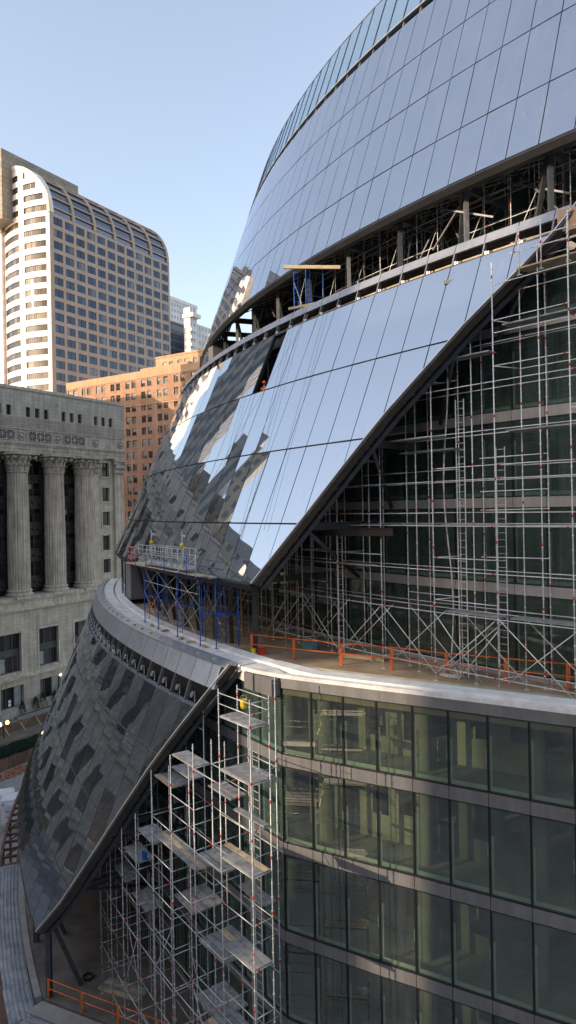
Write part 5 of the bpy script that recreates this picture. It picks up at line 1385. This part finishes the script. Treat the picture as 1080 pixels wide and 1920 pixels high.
# small site things on the terrace
def crate(loc, sx, sy, sz, mat, name, label, cat):
    m = MB(); x, y, z = loc
    m.box(x-sx/2, x+sx/2, y-sy/2, y+sy/2, z, z+.03)
    for (a, b, c, d) in ((-sx/2, sx/2, -sy/2, -sy/2+.03), (-sx/2, sx/2, sy/2-.03, sy/2), (-sx/2, -sx/2+.03, -sy/2+.03, sy/2-.03), (sx/2-.03, sx/2, -sy/2+.03, sy/2-.03)): m.box(x+a, x+b, y+c, y+d, z+.03, z+sz)
    for s in (-1, 1): m.box(x+s*(sx/2+.02)-.02, x+s*(sx/2+.02)+.02, y-.12, y+.12, z+sz*.75, z+sz*.85)
    m.box(x-sx/2-.02, x+sx/2+.02, y-sy/2-.02, y+sy/2+.02, z+sz, z+sz+.03)
    return top(m, name, mat, label, cat, loc)
crate((1.0, 36.4, FLOOR), .75, .5, .5, TEAL, 'crate', 'teal plastic crate on the terrace behind the orange railing', 'crate')
crate((-1.5, 35.4, FLOOR), .4, .3, .28, RED, 'tool_box', 'small red tool box at the foot of the grey column', 'tool box')
m = MB(); c = Vector((-1.9, 35.1, FLOOR))
m.lathe(c, [(.02, 0), (.16, .02), (.18, .1), (.10, .2), (.14, .33), (.08, .36)], 12); top(m, 'water_jug', YELLOW, 'yellow jug beside the red tool box on the terrace', 'jug', tuple(c))
def plank_pile(loc, ang, n, L, label, grp=None):
    m = MB(); d = Vector((math.cos(ang), math.sin(ang), 0)); e = Vector((-d.y, d.x, 0)); c0 = Vector(loc)
    for i in range(n):
        c = c0+e*(((i % 4)-1.5)*.24+random.uniform(-.02, .02))+Vector((0, 0, .03+.055*(i//4)))+d*random.uniform(-.15, .15); q = d*(L/2*random.uniform(.9, 1.05))
        m.beam(c-q, c+q, .22, .05, i % 2)
    top(m, 'plank_pile', [WOODP, PLANK], label, 'planks', tuple(loc), grp)
plank_pile((3.6, 34.2, FLOOR), -.5, 9, 2.4, 'pile of planks on the sunlit terrace floor behind the middle of the orange railing')
plank_pile((7.4, 31.2, FLOOR), -.6, 7, 2.0, 'low pile of planks on the terrace near the coiled hose')
plank_pile((-9.6, 37.6, PLAZA), -.4, 8, 2.6, 'pile of planks lying on the dark lower plaza behind its railing')
m = MB()
for k in range(3): m.path([Vector((-11.8+.28*math.cos(a), 38.6+.28*math.sin(a), PLAZA+.04+.05*k)) for a in [2*math.pi*i/14 for i in range(15)]], .03, 6)
top(m, 'cable_coil', BLACKR, 'black cable coil on the lower plaza floor beside the dark column', 'cable', (-11.8, 38.6, PLAZA))
# timber offcuts along the rim under the blue scaffold
for i, (f, r, a) in enumerate(((28.0, 92.3, .3), (29.4, 92.2, 1.2), (31.2, 92.35, .6), (32.0, 92.3, 2.0), (32.9, 92.2, .1))):
    m = MB(); c = P(f, r, -6.99); d = tang(f)*math.cos(a)+nrm(f)*math.sin(a)
    m.beam(c-d*.25, c+d*.25, .22, .05, 0); m.beam(c-d*.2+Vector((0, 0, .05)), c+d*.22+Vector((0, 0, .05)), .12, .05, 0)
    top(m, 'timber_offcut', WOODP, 'loose timber offcut lying on the white terrace rim below the blue scaffold', 'timber', tuple(c), 'timber offcuts on the terrace rim')
# ---------------------------------------------------------------- worker in the missing panel
def person(loc, face, label):
    verts = [(0, 0, .95), (0, 0, 1.15), (0, .01, 1.38), (0, 0, 1.50), (0, -.01, 1.56), (0, -.015, 1.66), (0, -.01, 1.75),
             (-.10, 0, .90), (-.115, -.02, .50), (-.12, .03, .09), (-.12, -.13, .04), (.10, 0, .90), (.115, -.03, .50), (.12, .0, .09), (.12, -.16, .04),
             (-.20, 0, 1.42), (-.26, -.03, 1.15), (-.22, -.22, 1.02), (-.20, -.31, 1.02), (.20, 0, 1.42), (.27, -.05, 1.15), (.20, -.25, 1.08), (.18, -.34, 1.09)]
    edges = [(0, 1), (1, 2), (2, 3), (3, 4), (4, 5), (5, 6), (0, 7), (7, 8), (8, 9), (9, 10), (0, 11), (11, 12), (12, 13), (13, 14), (2, 15), (15, 16), (16, 17), (17, 18), (2, 19), (19, 20), (20, 21), (21, 22)]
    rad = [.15, .14, .16, .065, .06, .095, .07, .095, .065, .05, .045, .095, .065, .05, .045, .065, .05, .038, .035, .065, .05, .038, .035]
    def skinned(name, sel, grow, mat, parent=None):
        idx = [i for i in range(len(verts)) if i in sel]; mp = {k: i for i, k in enumerate(idx)}
        me = bpy.data.meshes.new(name); me.from_pydata([verts[i] for i in idx], [(mp[a], mp[b]) for a, b in edges if a in mp and b in mp], [])
        me.materials.append(mat); o = bpy.data.objects.new(name, me); COL.objects.link(o)
        sk = o.modifiers.new('skin', 'SKIN')
        for i, k in enumerate(idx):
            q = rad[k]+grow; me.skin_vertices[0].data[i].radius = (q, q*(.75 if k in (0, 1, 2) else 1))
        me.skin_vertices[0].data[0].use_root = True
        sb = o.modifiers.new('sub', 'SUBSURF'); sb.levels = 2; sb.render_levels = 2
        for p_ in me.polygons: p_.use_smooth = True
        if parent: o.parent = parent
        return o
    b = skinned('person', set(range(23)), 0, SKINM); b.location = loc; b.rotation_euler = (0, 0, face)
    # fingers and thumbs
    tag(b, label, 'person')
    skinned('trousers', {0, 7, 8, 9, 11, 12, 13}, .014, TROUS, b); skinned('jacket', {0, 1, 2, 15, 16, 19, 20}, .018, HIVIS, b)
    m = MB(); m.lathe((0, -.01, 1.70), [(.165, 0), (.165, .015), (.125, .02), (.122, .07), (.09, .125), (.03, .15), (.005, .152)], 18); m.build('hard_hat', ORANGE, b)
    m = MB()
    for s, hx, hy, hz in ((-1, -.195, -.345, 1.01), (1, .175, -.375, 1.09)):
        for k in range(4): m.path([(hx+(k-1.5)*.02, hy, hz), (hx+(k-1.5)*.022, hy-.04-.004*(k in (1, 2)), hz-.005), (hx+(k-1.5)*.02, hy-.065, hz-.03)], .0085, 6)
        m.path([(hx-s*.035, hy+.03, hz), (hx-s*.055, hy, hz+.01), (hx-s*.05, hy-.025, hz)], .010, 6)
    m.build('glove', TROUS, b)
    m = MB()
    for s in (-1, 1): m.lathe((s*.035, -.105, 1.67), [(.002, -.012), (.012, 0), (.002, .012)], 8)
    m.lathe((0, -.115, 1.635), [(.005, -.025), (.02, -.012), (.008, .025)], 8, 1); m.box(-.028, .028, -.112, -.10, 1.592, 1.60, 0); m.build('face', [BLACKR, SKINM], b)
    return b
pf = 30.78
pl = P(pf, 86.45, 5.86)
person(pl, math.atan2(nrm(pf).y, nrm(pf).x)+math.pi/2+.5, 'worker in orange jacket and hard hat looking out through the missing glass panel')
m = MB(); A = [P(29.6, 86.9, 5.78), P(32.2, 86.9, 5.78), P(32.2, 85.2, 5.78), P(29.6, 85.2, 5.78)]; m.hexa(A+[a+Vector((0, 0, .06)) for a in A])
for f in (29.7, 32.1): m.tube(P(f, 86.3, -7.5), P(f, 86.3, 6.9), .03, 8, 1); m.tube(P(f, 85.3, -7.5), P(f, 85.3, 9.5), .03, 8, 1)
for z in (7.0, 8.3, 9.5): m.tube(P(29.7, 85.3, z), P(32.1, 85.3, z), .03, 6, 1)
top(m, 'work_tower', [WOODP, GALV], 'plank platform on poles behind the missing glass panel carrying the worker', 'scaffold', tuple(P(31, 86, -7.5)))
# ---------------------------------------------------------------- street things
def LL(x, y, z=0): v = Lc(x, y, z); return v
def lamp(loc, label, hot=1.0):
    t_ = thing('street_lamp', label, 'street lamp', tuple(loc)); x, y, z = loc
    m = MB(); m.lathe(loc, [(.26, 0), (.26, .12), (.17, .2), (.15, .9), (.09, 1.0), (.065, 4.6), (.09, 4.65), (.05, 4.75)], 14); m.build('post', LAMPM, t_)
    m = MB(); m.tube(Vector(loc)+D1*-.55+Vector((0, 0, 4.75)), Vector(loc)+D1*.55+Vector((0, 0, 4.75)), .045, 8)
    for s in (-.55, .55): m.lathe(Vector(loc)+D1*s+Vector((0, 0, 4.7)), [(.03, -.15), (.12, 0), (.15, .12), (.13, .16)], 12)
    m.build('arm', LAMPM, t_)
    for s in (-.55, .55):
        m = MB(); m.lathe(Vector(loc)+D1*s+Vector((0, 0, 4.86)), [(.10, 0), (.2, .08), (.25, .25), (.2, .42), (.10, .52), (.02, .56)], 16); m.build('globe', GLOBEW if s < 0 else GLOBE, t_)
lamp(LL(3.5, -13.2, STREET) if False else Vector((-38.4, 91.0, STREET)), 'twin globe street lamp glowing amber at the left edge beyond the hoarding')
lamp(Vector((-39.6, 118.6, STREET)), 'twin globe street lamp glowing amber just beside the lower mirror glass edge')
# planters with conifers
pl_ = thing('planter', 'long stone planter bed with dark soil along the stone building pavement', 'planter', tuple(LL(7, -2.0, STREET+.14)))
m = MB(); boxL(m, 1.2, 12.8, -2.75, -2.6, STREET+.14, STREET+.5); boxL(m, 1.2, 12.8, -1.75, -1.6, STREET+.14, STREET+.5); boxL(m, 1.2, 1.35, -2.6, -1.75, STREET+.14, STREET+.5); boxL(m, 12.65, 12.8, -2.6, -1.75, STREET+.14, STREET+.5); m.build('kerb', KERBM, pl_)
m = MB(); boxL(m, 1.35, 12.65, -2.6, -1.75, STREET+.14, STREET+.44); m.build('soil', SOIL, pl_)
def conifer(loc, h, label):
    t_ = thing('dwarf_conifer', label, 'shrub', tuple(loc), 0, 'small conifers in the stone planter'); loc = Vector(loc)
    m = MB(); m.tube(loc, loc+Vector((0, 0, h*.9)), .05, 7, 0, .015); m.build('trunk', BARK, t_)
    m = MB()
    for i in range(420):
        u = random.random()**.8; a = random.uniform(0, 6.283); rr = (.55*h*(1-u)**.8*.62+.03)*random.uniform(.35, 1.0)
        c = loc+Vector((rr*math.cos(a), rr*math.sin(a), h*(.08+.9*u)+random.uniform(-.05, .05)))
        o_ = Vector((math.cos(a), math.sin(a), random.uniform(-.2, .6))).normalized(); s_ = o_.cross(Vector((0, 0, 1))).normalized(); l = random.uniform(.12, .26)
        m.face([c-s_*.05, c+s_*.05, c+o_*l])
        m.face([c-Vector((0, 0, .05)), c+Vector((0, 0, .05)), c+o_*l*.9])
    m.build('crown', PINE, t_)
for (x, h, lab) in ((2.6, 2.2, 'small dark conifer nearest the white sign post in the stone planter'), (5.2, 2.3, 'second small conifer in the planter, paired with a taller one'), (6.6, 2.7, 'taller conifer of the middle pair in the stone planter'), (9.0, 2.5, 'shorter conifer of the far pair nearest the mirror glass edge'), (10.5, 3.0, 'tallest dark conifer at the far end of the planter')):
    conifer(LL(x, -2.15, STREET+.42), h, lab)
t_ = thing('street_sign', 'white street sign plates on a thin grey post beside the planter', 'sign', tuple(LL(.6, -3.4, STREET)))
m = MB(); b = LL(.1, -2.4, STREET+.14); m.tube(b, b+Vector((0, 0, 3.6)), .035, 8); m.build('post', STEEL_L, t_)
for z in (2.55, 3.1):
    m = MB(); m.beam(b+Vector((.0, -.05, z))-D1*.24, b+Vector((0, -.05, z))+D1*.24, .02, .46); m.build('plate', SIGNM, t_)
# bare trees between road and canopy
def bare_tree(loc, h, label):
    t_ = thing('bare_tree', label, 'tree', tuple(loc)); loc = Vector(loc); m = MB(); tips = []
    m.tube(loc, loc+Vector((.05, 0, h*.4)), .09, 8, 0, .06); m.build('trunk', BARK, t_)
    m = MB()
    def grow(p, d, l, r, lev):
        q = p+d*l; m.tube(p, q, r, 6, 0, r*.65)
        if lev == 0: return
        for _ in range(3):
            nd = (d+Vector((random.uniform(-.7, .7), random.uniform(-.7, .7), random.uniform(-.1, .5)))).normalized(); grow(p.lerp(q, random.uniform(.6, 1)), nd, l*random.uniform(.55, .8), r*.62, lev-1)
    for _ in range(4):
        d = Vector((random.uniform(-.6, .6), random.uniform(-.6, .6), 1)).normalized(); grow(loc+Vector((.05, 0, h*.38)), d, h*.25, .045, 3)
    m.build('crown', BARK, t_)
bare_tree(Vector((-34.5, 98.0, STREET)), 4.4, 'leafless young street tree between the road and the site canopy')
bare_tree(Vector((-31.0, 104.0, STREET)), 4.2, 'leafless young street tree closest to the lower mirror glass edge')
# sidewalk canopy, hoarding and tarp
cn = thing('pavement_canopy', 'brown boarded site canopy with slanted props along the road', 'canopy', tuple(LL(-10, -17, STREET)))
def boxW(mb, x0, x1, y0, y1, z0, z1, mi=0): boxL(mb, x0, x1, y0, y1, z0, z1, mi)
m = MB(); boxW(m, -32, 14, -18.6, -15.4, STREET+2.9, STREET+3.1); m.build('roof', CANOPY, cn)
m = MB(); boxW(m, -32, 14, -15.4, -15.25, STREET+2.6, STREET+4.2); m.build('parapet', HOARD, cn)
m = MB(); boxW(m, -32, 14, -15.42, -15.2, STREET+4.2, STREET+4.28); m.build('cap_rail', CANOPY, cn)
for k in range(-10, 6):
    m = MB(); a = LL(k*2.6, -15.4, STREET+4.1); b = LL(k*2.6, -16.6, STREET+3.1); m.beam(a, b, .08, .1); m.build('prop', STEEL_B, cn)
    m = MB(); m.beam(LL(k*2.6, -18.4, STREET), LL(k*2.6, -18.4, STREET+2.9), .14, .14); m.build('post', HOARD, cn)
hd = thing('site_hoarding', 'dark brown plank hoarding fence around the site below the green tarp', 'fence', tuple(LL(-10, -20, STREET)))
for k in range(-13, 8):
    m = MB()
    for i in range(6): boxW(m, k*2.4+i*.395, k*2.4+i*.395+.375, -19.6+random.uniform(-.02, .02), -19.5, STREET, STREET+2.25+random.uniform(-.05, .05))
    boxW(m, k*2.4, k*2.4+2.36, -19.48, -19.4, STREET+.5, STREET+.62); boxW(m, k*2.4, k*2.4+2.36, -19.48, -19.4, STREET+1.7, STREET+1.82); m.build('panel', HOARD, hd)
m = MB(); n = 46; vs = []
for i in range(n+1):
    x = -30+44*i/n
    for (y, z) in ((-18.95, 2.95), (-19.35, 2.8), (-19.75, 2.45), (-19.85, 2.1), (-19.82, 1.75)):
        vs.append(LL(x, y+random.uniform(-.05, .05), STREET+z+random.uniform(-.07, .07)))
m.mesh(vs, [(i*5+j, i*5+j+1, (i+1)*5+j+1, (i+1)*5+j) for i in range(n) for j in range(4)], 0, True)
top(m, 'tarp', TARP, 'dark green tarpaulin draped over the top of the brown hoarding', 'tarpaulin', tuple(LL(-10, -19.8, STREET+2.5)))
# rubble, wrapped stacks
m = MB()
for i in range(260):
    c = LL(random.gauss(-14.5, 3.2), random.gauss(-21.4, .5), STREET+random.uniform(0, .22)); s_ = random.uniform(.08, .26); d = Vector((random.uniform(-1, 1), random.uniform(-1, 1), random.uniform(-.4, .4))).normalized(); m.beam(c-d*s_, c+d*s_, s_*.9, s_*.6)
m.build('brick_rubble', RUBB, None, 'stuff')
def wrapped(loc, sx, sy, sz, rz, label):
    t_ = thing('wrapped_stack', label, 'wrapped pallet', tuple(loc), rz, None, False)
    me = MB(); bm = bmesh.new(); bmesh.ops.create_cube(bm, size=1); bmesh.ops.bevel(bm, geom=bm.edges[:], offset=.06, segments=2, affect='EDGES'); bmesh.ops.subdivide_edges(bm, edges=bm.edges[:], cuts=3, use_grid_fill=True)
    for v in bm.verts: v.co += Vector((random.gauss(0, .008), random.gauss(0, .008), random.gauss(0, .008)))
    me.mesh([(v.co.x*sx, v.co.y*sy, (v.co.z+.5)*sz+.12) for v in bm.verts], [[v.index for v in f.verts] for f in bm.faces], 0, True); bm.free(); me.build('wrapping', WRAP, t_)
    m = MB()
    for k in range(3): m.box(-sx/2+.02, sx/2-.02, -sy/2+sy*(k+.2)/3, -sy/2+sy*(k+.6)/3, .0, .11)
    m.build('pallet', WOODP, t_)
    m = MB()
    for r_ in range(3):
        for k in range(3):
            x = -sx*.3+k*sx*.26; z = sz*(.25+.2*r_); m.box(x, x+sx*.16, -sy/2-.035, -sy/2-.015, z, z+.12)
            y = -sy*.28+k*sy*.24; m.box(sx/2+.015, sx/2+.035, y, y+sy*.15, z, z+.12)
    m.build('faded_print', WRAPR, t_)
wrapped(Vector((-29.9, 72.6, STREET)), 2.3, 2.3, 2.9, .4, 'tall white plastic wrapped stack with faded red print at the left edge')
wrapped(Vector((-28.7, 75.4, STREET)), 2.1, 2.1, 2.7, .35, 'second white wrapped stack behind the first, nearer the rusty frame')
wrapped(Vector((-31.6, 74.6, STREET)), 2.2, 2.2, 2.6, .4, 'white wrapped stack farthest left, cut by the picture edge')
# ---------------------------------------------------------------- beyond a hundred of one part on a thing, the smallest become one mesh
def cap_parts(limit=100):
    for root in [o for o in COL.objects if o.parent is None and o.type == 'EMPTY']:
        kinds = {}
        for ch in root.children:
            if ch.type == 'MESH' and not ch.children and ch.get('kind') is None: kinds.setdefault(ch.name.split('.')[0], []).append(ch)
        off = Vector(root['_w']) if root.get('_w') else None
        for nm, obs in kinds.items():
            if len(obs) <= limit or off is None: continue
            def size(o):
                vs = [v.co+off for v in o.data.vertices]; us = [(540+1281*v.x/max(v.y, 1), 954-1281*v.z/max(v.y, 1)) for v in vs]
                cx = sum(u[0] for u in us)/len(us); cy = sum(u[1] for u in us)/len(us)
                if not (0 < cx < 1080 and 0 < cy < 1920): return 0
                return max(u[0] for u in us)-min(u[0] for u in us)+max(u[1] for u in us)-min(u[1] for u in us)
            obs.sort(key=lambda o: -size(o)); rest = MB(); mats = list(obs[0].data.materials)
            for o in obs[limit:]:
                b = len(rest.v); rest.v += [tuple(v.co+off) for v in o.data.vertices]
                for p in o.data.polygons: rest.f.append(tuple(i+b for i in p.vertices)); rest.m.append(p.material_index); rest.sm.append(p.use_smooth)
                bpy.data.objects.remove(o)
            rest.build(nm, mats, root, 'stuff')
cap_parts()
for o in COL.objects:
    if '_w' in o: del o['_w']
